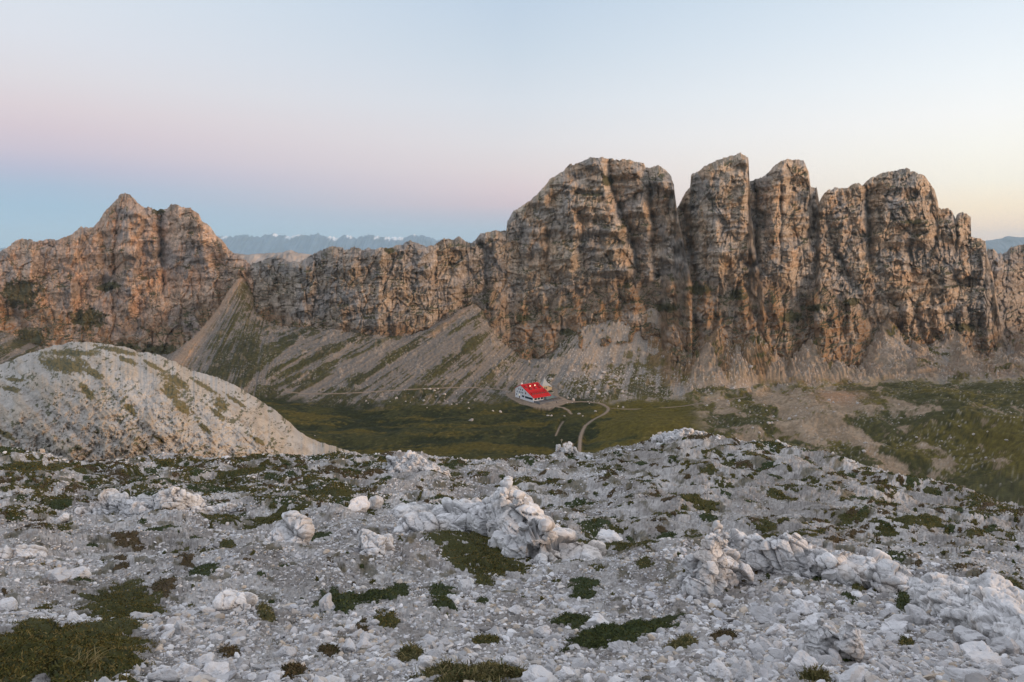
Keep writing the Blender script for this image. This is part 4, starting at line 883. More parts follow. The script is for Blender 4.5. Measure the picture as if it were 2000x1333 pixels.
PFa = np.concatenate([np.stack(front), PF, np.stack(rows)], 0)
Xw, Yw = PF[..., 0], PF[..., 1]
hump = sstep(1120, 1350, qx) * (1 - sstep(1040, 1110, qy))
nA = fbm2(Xw / 1.1, Yw / 1.4, 1050, 4); nB = fbm2(qx / 120, qy / 40, 1051, 4, 0.55); nC = fbm2(Xw / 0.16, Yw / 0.2, 1052, 3)
cg = mix(np.array((.31, .285, .265)), np.array((.52, .495, .475)), f(sstep(-0.5, 0.5, nB + 0.5 * nA)))
cg = mix(cg, np.array((.40, .36, .32)), f(hump * 0.35 * sstep(-0.3, 0.4, nA)))
cg = cg * f(1 + 0.55 * ccol)
cg = mix(cg, np.array((.10, .085, .07)), f(np.clip(cgap * 1.1, 0, 1) * 0.75))
gA = sstep(0.42, 0.68, fbm2(qx / 46, qy / 11, 1060, 4, 0.55) + 0.30 * nA + 0.14 + 0.10 * sstep(1000, 930, qy) * (qx < 1250) + 0.10 * (qx < 700) * sstep(1010, 960, qy) - 0.25 * sstep(1150, 1200, qy))
cg = mix(cg, mix(np.array((.06, .055, .025)), np.array((.13, .10, .045)), f(sstep(-0.3, 0.4, nC))), f(gA * 0.72))
bA = sstep(0.35, 0.7, fbm2(Xw / 0.5, Yw / 0.6, 1061, 4)) * (1 - gA)
cg = mix(cg, np.array((.22, .16, .115)), f(bA * 0.18))
Cfull = np.concatenate([np.repeat(cg[:1], 4, 0), cg, np.repeat(cg[-1:], len(rows), 0)], 0)
tag(link('stony_slope', make_mesh('stony_slope', PFa.reshape(-1, 3), [grid_faces(PFa.shape[0], len(xs))], MAT_FORE, Cfull.reshape(-1, 3))),
    'pale stony alpine slope in the foreground falling away to the valley', 'ground', kind='structure')

# ------------------------------------------------------------------ stones
def ico(sub):
    bm = bmesh.new(); bmesh.ops.create_icosphere(bm, subdivisions=sub, radius=1.0)
    V = np.array([v.co[:] for v in bm.verts]); Fc = np.array([[v.index for v in fa.verts] for fa in bm.faces]); bm.free(); return V, Fc
ICO = {k: ico(k) for k in (1, 2, 3, 4, 5)}
def rock_shape(D, seed, p=14, np_=13, flat=0.6, rough=0.05, f0=1.6):
    r_ = np.random.default_rng(seed)
    n = r_.normal(size=(np_, 3)) * np.array([1, 1, 0.9]); n /= np.linalg.norm(n, axis=1, keepdims=True)
    n = np.concatenate([n, -n[: np_ // 2]]); d = r_.uniform(0.55, 1.0, len(n))
    h = np.maximum(D @ n.T, 0) / d
    r = 1.0 / (np.power(h, p).sum(1) ** (1.0 / p) + 1e-6)
    r = np.minimum(r, 1.5)
    V = D * r[:, None]
    if rough: V = V * (1 + rough * fbm3(V + seed * 7.7, f0, seed, 4, 0.55))[:, None]
    return V
NPRO = 22
PROTO = {k: [rock_shape(ICO[k][0], 500 + i, p=22 + (i % 4) * 9, np_=7 + i % 5, rough=(0.10 if k >= 3 else 0.05), f0=2.2) for i in range(NPRO)] for k in (1, 2, 3, 4)}
def rand_rot(n, g, tilt=0.5):
    a = g.uniform(0, 2 * PI, n); b = g.normal(0, tilt, n); c = g.normal(0, tilt, n)
    ca, sa, cb, sb, cc, sc_ = np.cos(a), np.sin(a), np.cos(b), np.sin(b), np.cos(c), np.sin(c); o = np.zeros(n); i = np.ones(n)
    Rz = np.stack([ca, -sa, o, sa, ca, o, o, o, i], -1).reshape(n, 3, 3); Rx = np.stack([i, o, o, o, cb, -sb, o, sb, cb], -1).reshape(n, 3, 3); Ry = np.stack([cc, o, sc_, o, i, o, -sc_, o, cc], -1).reshape(n, 3, 3)
    return Rx @ Ry @ Rz
def in_mats(px, py, k=0.97):
    m = np.zeros(px.shape, bool)
    for q in MATS:
        ca, sa = math.cos(q[4]), math.sin(q[4]); dx, dy = px - q[0], py - q[1]
        m |= ((dx * ca + dy * sa) / (q[2] * k)) ** 2 + ((-dx * sa + dy * ca) / (q[3] * k)) ** 2 < 1
    return m
g = np.random.default_rng(5)
NS = 190000
sx_ = g.uniform(-90, 2090, NS); cr = CREST(sx_); sy_ = cr + 1.0 + (1390 - cr) * g.uniform(0, 1, NS)
smin, smax = 3.4, 60.0; al = 1.9
sz = (smin ** -al + g.uniform(0, 1, NS) * (smax ** -al - smin ** -al)) ** (-1 / al)
Ys = YG(sx_, sy_); rng_ = np.hypot(Ys, Ys * aspect(sy_))
wsz = sz * rng_ / F
rub = fbm2(sx_ / 95, sy_ / 45, 1101, 4)                              # coarse and fine fields
hump_s = sstep(1130, 1330, sx_) * (1 - sstep(1030, 1100, sy_))
ramp_s = np.exp(-((sx_ - 760) / 260) ** 2 - ((sy_ - 1040) / 75) ** 2) + np.exp(-((sx_ - 1620) / 330) ** 2 - ((sy_ - 1230) / 110) ** 2) + 0.6 * np.exp(-((sx_ - 330) / 180) ** 2 - ((sy_ - 985) / 30) ** 2)
lim = (0.16 + 0.10 * np.clip(rub + 0.5 * ramp_s, -0.6, 1.5)) * (1 - 0.55 * hump_s) * np.interp(rng_, [2.5, 6, 14, 30, 70], [0.42, 0.52, 0.66, 0.95, 1.9])
keep = (wsz < lim) & (g.uniform(0, 1, NS) < np.clip(0.75 + 0.45 * rub + 0.5 * ramp_s, 0.25, 1) * (1 - 0.25 * hump_s)) & ~in_mats(sx_, sy_)
keep &= ~((gA[np.clip(((1460 - sy_) / (1460 - cr) * (nr - 1)).astype(int), 0, nr - 1), np.clip(np.searchsorted(xs, sx_), 0, len(xs) - 1)] > 0.5) & (g.uniform(0, 1, NS) < 0.8))
sx_, sy_, sz, wsz = sx_[keep], sy_[keep], sz[keep], wsz[keep]
# stones along the skyline
nk = 900; kx = g.uniform(-60, 2060, nk); ky = CREST(kx) + g.uniform(0.5, 7, nk); kz = np.minimum((3.0 ** -1.6 + g.uniform(0, 1, nk) * (15.0 ** -1.6 - 3.0 ** -1.6)) ** (-1 / 1.6), 13)
sx_ = np.concatenate([sx_, kx]); sy_ = np.concatenate([sy_, ky]); sz = np.concatenate([sz, kz]); wsz = np.concatenate([wsz, kz * np.hypot(YG(kx, ky), YG(kx, ky) * aspect(ky)) / F])
n_s = len(sx_)
pos = G(sx_, sy_)
ax3 = np.stack([g.uniform(0.75, 1.25, n_s), g.uniform(0.6, 1.0, n_s), g.uniform(0.30, 0.70, n_s)], -1) * 0.5 * wsz[:, None]
pos[:, 2] += ax3[:, 2] * g.uniform(0.1, 0.75, n_s)
R = rand_rot(n_s, g, 0.38)
pid = g.integers(0, NPRO, n_s)
inview = (sx_ > 5) & (sx_ < 1995) & (sy_ < 1325)
order = np.argsort(-np.where(inview, sz, 0)); big = order[:250]; isbig = np.zeros(n_s, bool); isbig[big] = True
PSTONE = [make_mesh('stone', PROTO[4][i], [ICO[4][1]], MAT_STONE, smooth=False) for i in range(NPRO)]
from mathutils import Matrix
for i in big:
    o = bpy.data.objects.new('stone', PSTONE[pid[i]]); COL.objects.link(o)
    M = np.eye(4); M[:3, :3] = R[i] * ax3[i][None, :]; M[:3, 3] = pos[i]
    o.matrix_world = Matrix(M.tolist())
    tag(o, 'angular pale limestone stone lying loose in the foreground rubble', 'stone', 'loose limestone stones in the foreground rubble')
Vs, Fs, Cs, off = [], [], [], 0
stone_cols = np.array([(.60, .585, .585), (.54, .53, .54), (.64, .62, .61), (.47, .455, .455), (.57, .52, .475), (.41, .39, .385), (.50, .42, .34), (.33, .31, .30), (.66, .65, .65), (.62, .61, .615)])
for lod, lo, hi in ((3, 26, 999), (2, 9.0, 26), (1, 0, 9.0)):
    for p in range(NPRO):
        s = np.where((pid == p) & (sz >= lo) & (sz < hi) & ~isbig)[0]
        if not len(s): continue
        V = PROTO[lod][p]
        W_ = np.einsum('nij,nvj->nvi', R[s], V[None] * ax3[s][:, None, :]) + pos[s][:, None, :]
        Vs.append(W_.reshape(-1, 3))
        Fs.append((ICO[lod][1][None] + (off + np.arange(len(s)) * len(V))[:, None, None]).reshape(-1, 3)); off += len(s) * len(V)
        c = 1.14 * stone_cols[g.integers(0, len(stone_cols), len(s))] * g.uniform(0.70, 1.12, (len(s), 1))
        Cs.append(np.repeat(c, len(V), 0))
me = make_mesh('rubble', np.concatenate(Vs), [np.concatenate(Fs)], MAT_RUBBLE, np.concatenate(Cs), smooth=False)
tag(link('rubble', me), 'loose pale limestone rubble and gravel strewn over the foreground slope', 'rubble', kind='stuff')

def block(px, py, wpx, hpx, seed, yaw=0.0, tx=0.0, ty=0.0, depth=0.8, sub=4, bury=0.35, p=16, rough=0.09, f0=2.0, npl=13):
    """one rock block standing on the ground under (px, py): world vertices and faces"""
    P = G(np.array([px]), np.array([py]))[0]; s = float(np.hypot(P[1], P[2])) / F
    V = rock_shape(ICO[sub][0], seed, p=p, np_=npl, rough=rough, f0=f0)
    lo, hi = V.min(0), V.max(0); V = (V - (lo + hi) / 2) / ((hi - lo) / 2)
    V = V * np.array([wpx * s * 0.5, wpx * s * 0.5 * depth, hpx * s * 0.5 / (1 - bury / 2)])
    cx, sx2, cy_, sy2, cz_, sz2 = math.cos(tx), math.sin(tx), math.cos(ty), math.sin(ty), math.cos(yaw), math.sin(yaw)
    Rm = np.array([[cz_, -sz2, 0], [sz2, cz_, 0], [0, 0, 1]]) @ np.array([[1, 0, 0], [0, cx, -sx2], [0, sx2, cx]]) @ np.array([[cy_, 0, sy2], [0, 1, 0], [-sy2, 0, cy_]])
    V = V @ Rm.T
    V = V + P + np.array([0, 0, hpx * s * (0.5 - bury * 0.5)])
    return V, ICO[sub][1]
def weather(V, scale, seed, amp=1.0):
    """fissures and pitting in world space"""
    c = V.mean(0); d = V - c; d /= np.linalg.norm(d, axis=1, keepdims=True) + 1e-9
    B = V / scale
    fr = 1 - np.abs(noise3(B[:, 0] * 2.2 + 0.8 * B[:, 2], B[:, 1] * 2.2, B[:, 2] * 0.9 - B[:, 0] * 0.5, seed))
    fi = 1 - np.abs(noise3(B[:, 0] * 5.5 + 1.5 * B[:, 2], B[:, 1] * 5.5, B[:, 2] * 2.4, seed + 1))
    h = -0.10 * sstep(0.90, 1.0, fr) - 0.05 * sstep(0.86, 1.0, fi) + 0.05 * fbm3(B, 3.0, seed + 2, 4, 0.6)
    return V + d * (h * scale * amp)[:, None]
for k, (x, y, w_, h_, lab) in enumerate(BOULD):
    V, Fc = block(x, y + h_ * 0.38, w_ * 1.06, h_ * 1.0, 2000 + k, yaw=g.uniform(-0.8, 0.8), tx=g.normal(0, .15), ty=g.normal(0, .15) + (0.5 if 'aslant' in lab else 0), depth=0.8, sub=4, bury=0.3, p=24 + (k % 3) * 8, npl=7 + k % 4, rough=0.07)
    V = weather(V, w_ * float(YG(x, y)) / F, 2100 + k, 0.8)
    c = V.mean(0); c[2] = V[:, 2].min()
    tag(link('boulder', make_mesh('boulder', V - c, [Fc], MAT_STONE, smooth=False), loc=c), lab, 'boulder', 'larger boulders in the foreground')

# ------------------------------------------------------------------ bedrock outcrops
def worley3(B, s=0):
    fi = np.floor(B).astype(np.int64); l = B - fi; n_ = len(B); f1 = np.full(n_, 9.0); f2 = f1.copy(); bi = np.zeros((n_, 3), np.int64); bo = np.zeros((n_, 3))
    for i in (-1, 0, 1):
        for j in (-1, 0, 1):
            for k in (-1, 0, 1):
                c = fi + np.array([i, j, k]); h = _h(c[:, 0], c[:, 1], c[:, 2], s)
                o = np.stack([i + (h & np.uint32(1023)) / 1024.0, j + ((h >> np.uint32(10)) & np.uint32(1023)) / 1024.0, k + ((h >> np.uint32(20)) & np.uint32(1023)) / 1024.0], -1) - l
                d = (o * o).sum(1); m = d < f1; f2 = np.where(m, f1, np.minimum(f2, d)); f1 = np.where(m, d, f1); bi[m] = c[m]; bo[m] = -o[m]
    tl = sum((_r(_h(bi[:, 0], bi[:, 1], bi[:, 2], s + 177 + q)) - 0.5) * bo[:, q] for q in range(3))
    return np.sqrt(f1), np.sqrt(f2), _r(_h(bi[:, 0], bi[:, 1], bi[:, 2], s + 77)), tl
def fuse(V, Fc, vox):
    me = make_mesh('tmp', V, [Fc]); o = bpy.data.objects.new('tmp', me); COL.objects.link(o)
    m = o.modifiers.new('r', 'REMESH'); m.mode = 'VOXEL'; m.voxel_size = vox; m.adaptivity = 0
    e = o.evaluated_get(bpy.context.evaluated_depsgraph_get()); me2 = bpy.data.meshes.new_from_object(e)
    bpy.data.objects.remove(o); bpy.data.meshes.remove(me); return me2
def arrays(me):
    n_ = len(me.vertices); v = np.empty(n_ * 3, np.float32); me.vertices.foreach_get('co', v); nn = np.empty(n_ * 3, np.float32); me.vertices.foreach_get('normal', nn)
    li = np.empty(len(me.loops), np.int32); me.loops.foreach_get('vertex_index', li); ls = np.empty(len(me.polygons), np.int32); me.polygons.foreach_get('loop_start', ls)
    lt = np.diff(np.append(ls, len(li)))
    return v.reshape(-1, 3).astype(float), nn.reshape(-1, 3).astype(float), [li[ls[lt == 4][:, None] + np.arange(4)], li[ls[lt == 3][:, None] + np.arange(3)]]
def biggest(V, N_, Fs):
    lab = np.arange(len(V))
    E = np.concatenate([np.stack([q[:, i], q[:, (i + 1) % q.shape[1]]], 1) for q in Fs if len(q) for i in range(q.shape[1])])
    while True:
        m = np.minimum(lab[E[:, 0]], lab[E[:, 1]]); l0 = lab.copy()
        np.minimum.at(lab, E[:, 0], m); np.minimum.at(lab, E[:, 1], m); lab = lab[lab]
        if (lab == l0).all(): break
    u, c = np.unique(lab, return_counts=True); k = lab == u[np.argmax(c)]
    idx = np.cumsum(k) - 1
    return V[k], N_[k], [idx[q[k[q].all(1)]] for q in Fs if len(q)]
def outcrop(label, blocks, seed, wscale, bed=(0.5, 0.1, 0.85)):
    Vs, Fs, off = [], [], 0
    g2 = np.random.default_rng(seed)
    for k, b in enumerate(blocks):
        x, y, w_, h_ = b[:4]; kw = b[4] if len(b) > 4 else {}
        a = dict(yaw=g2.normal(0, 0.4), tx=g2.normal(-0.05, 0.14), ty=g2.normal(0.22, 0.18), depth=g2.uniform(0.7, 1.0), sub=4, bury=0.55, p=30, rough=0.05, f0=2.2, npl=7); a.update(kw); a['sub'] = 4
        V, Fc = block(x, y, w_, h_, seed * 50 + k, **a)
        Vs.append(V); Fs.append(Fc + off); off += len(V)
    V = np.concatenate(Vs); Fc = np.concatenate(Fs); m = max(blocks, key=lambda b: b[2] * b[3]); s = float(YG(m[0], m[1]) * math.hypot(1, aspect(m[1]))) / F
    me = fuse(V, Fc, max(1.35 * s, float((V.max(0) - V.min(0)).max()) / 420)); V, N_, Fs = biggest(*arrays(me)); bpy.data.meshes.remove(me)
    # fractures: cells squeezed along a tilted bedding direction, at three sizes
    bd = np.array(bed); bd /= np.linalg.norm(bd); e1 = np.cross(bd, [0, 1, 0]); e1 /= np.linalg.norm(e1); e2 = np.cross(bd, e1)
    Q = np.stack([V @ e1, V @ e2, (V @ bd) * 1.9], -1); D_ = 0; tone = 0; crk = np.zeros(len(V))
    kz = float(np.clip(max(m[2], m[3]) / 110, 0.28, 1))
    for c_px, amp in ((70, 0.24), (28, 0.21), (11, 0.11)):
        c = c_px * s * kz; f1, f2, r, tl = worley3(Q / c + 0.25 * fbm3(V / c, 1.0, seed + c_px, 2)[:, None], seed + c_px)
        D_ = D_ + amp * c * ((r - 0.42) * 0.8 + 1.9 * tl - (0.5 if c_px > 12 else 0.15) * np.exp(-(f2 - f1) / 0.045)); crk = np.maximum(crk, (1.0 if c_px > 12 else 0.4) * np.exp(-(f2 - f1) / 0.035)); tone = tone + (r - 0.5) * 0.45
    D_ = D_ + 0.7 * s * fbm3(V / (5 * s), 1.0, seed, 3, 0.6)
    V = V + N_ * D_[:, None]
    C = np.array((.70, .685, .68)) * (1 + 0.22 * tone + 0.16 * fbm3(V / (40 * s), 1.0, seed, 4))[:, None]
    sm = sstep(0.1, 0.7, fbm3(V / (60 * s), 1.0, seed + 4, 4)); C = mix(C, C * np.array((1.0, .90, .80)), (sm * 0.6)[:, None])
    li_ = sstep(0.45, 0.8, fbm3(V / (6 * s), 1.0, seed + 9, 3)); C = C * (1 - 0.3 * li_)[:, None] * (1 - 0.4 * crk)[:, None]  # crk darkens the fissures: dirt plus shade painted into the colour
    c = V.mean(0); c[2] = V[:, 2].min()
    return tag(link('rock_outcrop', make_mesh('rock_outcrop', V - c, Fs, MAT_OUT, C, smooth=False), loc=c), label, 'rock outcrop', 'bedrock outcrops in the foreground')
def ridge_blocks(crest, foot, n, seed, wr=(0.5, 1.1), front=1.0, small=0):
    """blocks along a crest line, standing with their feet along the foot line"""
    g2 = np.random.default_rng(seed); c = poly(crest); ft = poly(foot); x0, x1 = crest[0][0], crest[-1][0]; out = []
    for i in range(n):
        x = x0 + (x1 - x0) * (i + g2.uniform(0.2, 0.8)) / n
        yt, yb = float(c(x)), float(ft(x)); H = yb - yt
        sp = (x1 - x0) / n
        out.append((x, yb, max(sp * 2.1, H * g2.uniform(*wr)), H * g2.uniform(0.86, 1.08)))
    for i in range(int(n * front)):
        x = g2.uniform(x0, x1); yt, yb = float(c(x)), float(ft(x)); H = yb - yt; q = g2.uniform(0.25, 0.75)
        out.append((x + g2.normal(0, 4), yb + g2.uniform(0, 0.12) * H, H * g2.uniform(0.3, 0.7) + 8, H * q))
    for i in range(small):
        x = g2.uniform(x0 - 10, x1 + 10); yt, yb = float(c(x)), float(ft(x)); H = yb - yt
        out.append((x, yb + g2.uniform(-0.2, 0.35) * H, g2.uniform(8, 22), g2.uniform(6, 18)))
    return out
O2c = [(1300, 1060), (1307, 1052), (1322, 1036), (1352, 1029), (1378, 1037), (1401, 1048), (1424, 1064)]
outcrop('tall grey outcrop with a sheer fluted left face at the end of the jagged ridge', ridge_blocks(O2c, [(1290, 1186), (1330, 1182), (1359, 1170), (1401, 1140), (1424, 1128)], 6, 31, (0.45, 0.7), 1.6, 14)
        + [(1330, 1190, 100, 138, dict(ty=0.02, depth=1.2, npl=12)), (1362, 1178, 110, 130, dict(ty=0.04, npl=12)), (1405, 1156, 110, 96, dict(ty=0.1, npl=11)), (1440, 1140, 90, 76), (1345, 1130, 90, 84), (1310, 1188, 60, 110, dict(ty=0.0))], 31, 0.5)
outcrop('jagged ridge of tilted grey blocks running right from the tall outcrop', ridge_blocks([(1424, 1064), (1461, 1058), (1510, 1055), (1533, 1070), (1575, 1064), (1601, 1075), (1646, 1087), (1684, 1090), (1733, 1105), (1762, 1126)],
        [(1424, 1130), (1470, 1128), (1533, 1128), (1600, 1136), (1650, 1142), (1700, 1150), (1762, 1160)], 15, 32, (0.9, 1.4), 2.2, 30) + [(1470, 1142, 110, 80), (1540, 1146, 110, 78), (1610, 1152, 110, 76), (1680, 1160, 120, 68), (1740, 1172, 90, 56)], 32, 0.6)
outcrop('slanting white slab with a sharp upper tip running down to the right corner', [(1800, 1172, 120, 84, dict(ty=0.50, depth=0.6, yaw=-0.1)), (1850, 1190, 140, 80, dict(ty=0.50, depth=0.9, yaw=-0.1)), (1900, 1208, 130, 72, dict(ty=0.45, depth=1.3)), (1945, 1226, 140, 74, dict(ty=0.4, depth=1.6)), (1985, 1246, 150, 78, dict(ty=0.35, depth=1.8)), (2030, 1268, 150, 84, dict(ty=0.3, depth=1.8)),
        (1775, 1150, 50, 52, dict(ty=0.3)), (1845, 1168, 90, 40, dict(ty=0.5, depth=1.2)), (1890, 1186, 90, 36, dict(ty=0.4, depth=1.2)), (1950, 1250, 110, 52, dict(depth=1.6)), (1880, 1220, 100, 44, dict(depth=1.6)), (1830, 1204, 80, 44, dict(depth=1.4))], 33, 0.7)
outcrop('low cracked rock split by parallel dark fissures at the lower right', [(1610, 1292, 70, 74, dict(depth=0.9, ty=0.1)), (1655, 1296, 74, 84, dict(ty=0.25, yaw=0.2)), (1690, 1292, 34, 72, dict(ty=0.38, depth=1.3, yaw=0.15)), (1708, 1288, 30, 66, dict(ty=0.38, depth=1.3, yaw=0.15)), (1725, 1284, 28, 54, dict(ty=0.38, depth=1.2, yaw=0.15)),
        (1578, 1262, 50, 44), (1660, 1246, 60, 40), (1630, 1306, 50, 36), (1690, 1240, 46, 30)], 34, 0.7)
outcrop('ramp-shaped white outcrop rising to a blunt peak in the middle', ridge_blocks([(880, 1000), (910, 985), (940, 972), (955, 958), (968, 952), (990, 950), (1012, 955), (1030, 975), (1048, 1000), (1070, 1028), (1095, 1055), (1120, 1090)],
        [(880, 1040), (940, 1040), (990, 1062), (1048, 1096), (1090, 1112), (1120, 1118)], 11, 35, (0.55, 0.8), 2.4, 60) + [(640, 1088, 120, 26), (700, 1078, 150, 30), (770, 1066, 160, 42), (845, 1054, 170, 48), (905, 1046, 140, 58), (955, 1056, 120, 82), (1000, 1066, 110, 92, dict(ty=.3)), (990, 1060, 110, 100, dict(ty=0.25)),
        (1036, 1074, 120, 84, dict(ty=0.45, depth=1.3)), (1066, 1080, 120, 62, dict(ty=0.5, depth=1.3)), (1098, 1087, 110, 42, dict(ty=.5, depth=1.3)), (1050, 1079, 130, 60, dict(ty=.4, depth=1.4)), (1084, 1086, 120, 46, dict(ty=.4, depth=1.4)), (1124, 1092, 90, 26, dict(ty=.3, depth=1.3)), (850, 1050, 190, 40), (760, 1066, 190, 34), (930, 1050, 170, 66)], 35, 0.45)
outcrop('low white outcrop with two crumbled heads in the left middle distance', ridge_blocks([(165, 1000), (190, 972), (215, 962), (240, 968), (275, 975), (300, 955), (322, 946), (350, 952), (385, 965), (410, 985), (465, 990)],
        [(165, 1008), (240, 1004), (320, 1006), (400, 1004), (465, 1002)], 16, 36, (0.6, 1.2), 1.6, 40), 36, 0.6)
outcrop('white rock rib breaking the foreground skyline left of centre', ridge_blocks([(758, 905), (775, 892), (790, 884), (800, 881), (815, 887), (832, 890), (845, 900), (862, 924)], [(758, 922), (800, 926), (862, 930)], 9, 37, (0.6, 0.9), 1.2, 14), 37, 0.6)
outcrop('small white knob on the skyline below the gravel track', [(1094, 888, 20, 14), (1106, 889, 24, 20), (1118, 889, 16, 12), (1085, 890, 14, 8), (1128, 889, 12, 6), (1102, 893, 18, 8)], 38, 0.6)
outcrop('crumbled white crest on top of the gravel hump', ridge_blocks([(1285, 851), (1300, 845), (1316, 840), (1335, 842), (1352, 841), (1366, 837), (1378, 837), (1390, 848)], [(1285, 862), (1330, 857), (1390, 860)], 12, 39, (0.7, 1.3), 1.0, 16), 39, 0.6)
outcrop('flat white bedrock in rubble at the left, nearest of the low ones', [(455, 1215, 110, 40, dict(ty=-0.25)), (410, 1228, 70, 30, dict(ty=-0.3)), (500, 1200, 60, 36), (545, 1282, 50, 56), (575, 1270, 40, 40), (520, 1305, 40, 40), (480, 1190, 50, 22), (430, 1200, 40, 20), (560, 1240, 36, 24)], 40, 0.6)
outcrop('low knobbly white bedrock left of the middle ramp', [(520, 1085, 90, 40), (560, 1075, 90, 44), (590, 1110, 60, 36), (500, 1130, 70, 36), (545, 1145, 80, 36), (470, 1105, 44, 26), (620, 1090, 60, 30), (575, 1055, 50, 24), (640, 1120, 50, 30), (380, 1082, 44, 34), (400, 1080, 40, 26)], 41, 0.6)
outcrop('low white rubble-covered bedrock between the double cushion and the turf wedge', [(690, 1080, 80, 34), (740, 1095, 90, 40), (790, 1110, 70, 40), (650, 1090, 60, 28), (720, 1060, 70, 26), (800, 1085, 60, 30), (815, 1135, 44, 34), (770, 1128, 50, 26), (680, 1110, 50, 24), (620, 1140, 40, 22)], 42, 0.6)
outcrop('brownish white bedrock hump at the left edge', [(20, 1088, 80, 34), (60, 1090, 60, 24), (-15, 1095, 60, 30), (95, 1096, 40, 16), (40, 1112, 60, 20)], 43, 0.6)

# ------------------------------------------------------------------ turf mats and tufts
MAT_PLANT = rock_mat('alpine_plants', 30.0, 0.35, 0.2, 40.0, 0.01, rough=0.8)
PALS = {'olive': [(.075, .074, .020), (.115, .098, .026), (.16, .12, .036), (.052, .058, .018), (.20, .15, .055)], 'green': [(.05, .066, .022), (.078, .088, .026), (.04, .052, .018), (.11, .10, .032)],
        'brown': [(.10, .068, .032), (.14, .095, .042), (.075, .06, .027), (.06, .062, .025)], 'grass': [(.09, .085, .03), (.15, .125, .05), (.22, .18, .085), (.06, .068, .024)]}
def turf(px, py, hw, hh, tilt, kind, hgt, seed):
    g2 = np.random.default_rng(seed); s = float(np.hypot(YG(px, py), YG(px, py) * aspect(py))) / F
    ca, sa = math.cos(tilt), math.sin(tilt); nth, nrr = max(16, min(90, int(hw * 1.2))), max(5, min(30, int(hw / 3)))
    def outline(th): return 0.98 + 0.42 * fbm2(np.cos(th) * 2.2 + seed, np.sin(th) * 2.2, seed, 5, 0.68)
    def place(r, th):
        a = r * outline(th); x, y = hw * a * np.cos(th), hh * a * np.sin(th)
        X, Yp = px + x * ca - y * sa, py + x * sa + y * ca
        Yp = np.maximum(Yp, CREST(X) + 0.4)
        P = G(X, Yp)
        lump = 0.9 + 0.95 * fbm2(P[..., 0] / (hgt * 3.2), P[..., 1] / (hgt * 3.2), seed + 1, 3)
        P[..., 2] += hgt * np.sqrt(np.clip(1 - r ** 2.6, 0, 1)) * lump - 0.012
        return P
    th = np.linspace(0, 2 * PI, nth, endpoint=False); rr = np.linspace(0.02, 1.0, nrr)
    R_, T_ = np.meshgrid(rr, th, indexing='ij'); M = place(R_, T_)
    Fq = []
    for i in range(nrr - 1):
        j = np.arange(nth); k = (j + 1) % nth; Fq.append(np.stack([i * nth + j, i * nth + k, (i + 1) * nth + k, (i + 1) * nth + j], 1))
    pal = np.array(PALS[kind]); V = [M.reshape(-1, 3)]; C = [np.broadcast_to(pal[0] * 0.7, (nrr * nth, 3))]; off = nrr * nth
    n = int(np.clip(hw * hh * 3.14 * 0.75, 60, 16000))
    r = np.sqrt(g2.uniform(0, 1, n)); t2 = g2.uniform(0, 2 * PI, n); B = place(r, t2)
    L = np.maximum(0.016, 2.4 * s) * g2.uniform(0.6, 1.5, n); wd = np.maximum(0.0022, 0.75 * s) * g2.uniform(0.7, 1.4, n)
    if kind in ('grass', 'olive'):
        lg = g2.uniform(0, 1, n) < (0.12 if kind == 'grass' else 0.03); L = np.where(lg, L * 2.6, L); wd = np.where(lg, wd * 0.7, wd)
    d = g2.normal(size=(n, 3)) * np.array([0.65, 0.65, 0.3]) + np.array([0, 0, 0.75]); d /= np.linalg.norm(d, axis=1, keepdims=True)
    sd_ = np.cross(d, g2.normal(size=(n, 3))); sd_ /= np.linalg.norm(sd_, axis=1, keepdims=True)
    mid = B + d * (L * 0.55)[:, None]; tip = B + d * L[:, None] + np.array([0, 0, -1]) * (L * 0.2)[:, None]
    q = np.stack([B - 0.35 * sd_ * wd[:, None], B + 0.35 * sd_ * wd[:, None], mid + sd_ * wd[:, None], mid - sd_ * wd[:, None], tip], 1).reshape(-1, 3)
    cl = fbm2(B[:, 0] / (hgt * 4), B[:, 1] / (hgt * 4), seed + 2, 3)
    idx = np.clip(((cl * 0.5 + 0.5) * len(pal) + g2.normal(0, 0.8, n)).astype(int), 0, len(pal) - 1)
    c = pal[idx] * g2.uniform(0.7, 1.35, (n, 1))
    V.append(q); C.append(np.repeat(c, 5, 0)); b = off + np.arange(n)[:, None] * 5
    V = np.concatenate(V); cen = V.mean(0); cen[2] = M[..., 2].min()
    return make_mesh('turf', V - cen, [np.concatenate(Fq), b + np.array([0, 1, 2, 3]), b + np.array([3, 2, 4])], MAT_PLANT, np.concatenate(C)), cen
for k, m in enumerate(MATS):
    me, c = turf(*m[:7], 3000 + k)
    big_ = m[2] > 40
    tag(link('turf_mat' if big_ else 'cushion_plant', me, loc=c), m[7], 'turf mat' if big_ else 'cushion plant', 'turf mats on the stony slope' if big_ else 'cushion plants on the stony slope')
# the many small distant ones
def dens_far(x, y):
    d = 0.5 + 0.5 * fbm2(x / 150, y / 30, 1201, 3)
    return d * (1.6 * (y < 1010) * (x < 760) + 0.8 * (x > 820) * (x < 1330) * (y < 1075) + 0.75 * (x > 1330) * (y < 1060) + 0.55 * (x > 1700) * (y < 1130) + 0.2 * (y < 1180))
cx_ = g.uniform(0, 2000, 16000); cc = CREST(cx_); cy2 = cc + 3 + (1200 - cc) * g.uniform(0, 1, 16000) ** 1.25
ok = (g.uniform(0, 1, 16000) < dens_far(cx_, cy2)) & ~in_mats(cx_, cy2, 1.2)
cx_, cy2 = cx_[ok][:1900], cy2[ok][:1900]
hw_ = np.exp(g.normal(1.95, 0.62, len(cx_))) * np.interp(cy2, [880, 1000, 1150], [1.0, 1.15, 0.8]); hw_ = np.clip(hw_ * np.where((cy2 < 1010) & (cx_ < 800), 1.35, 1.0), 4, 44)
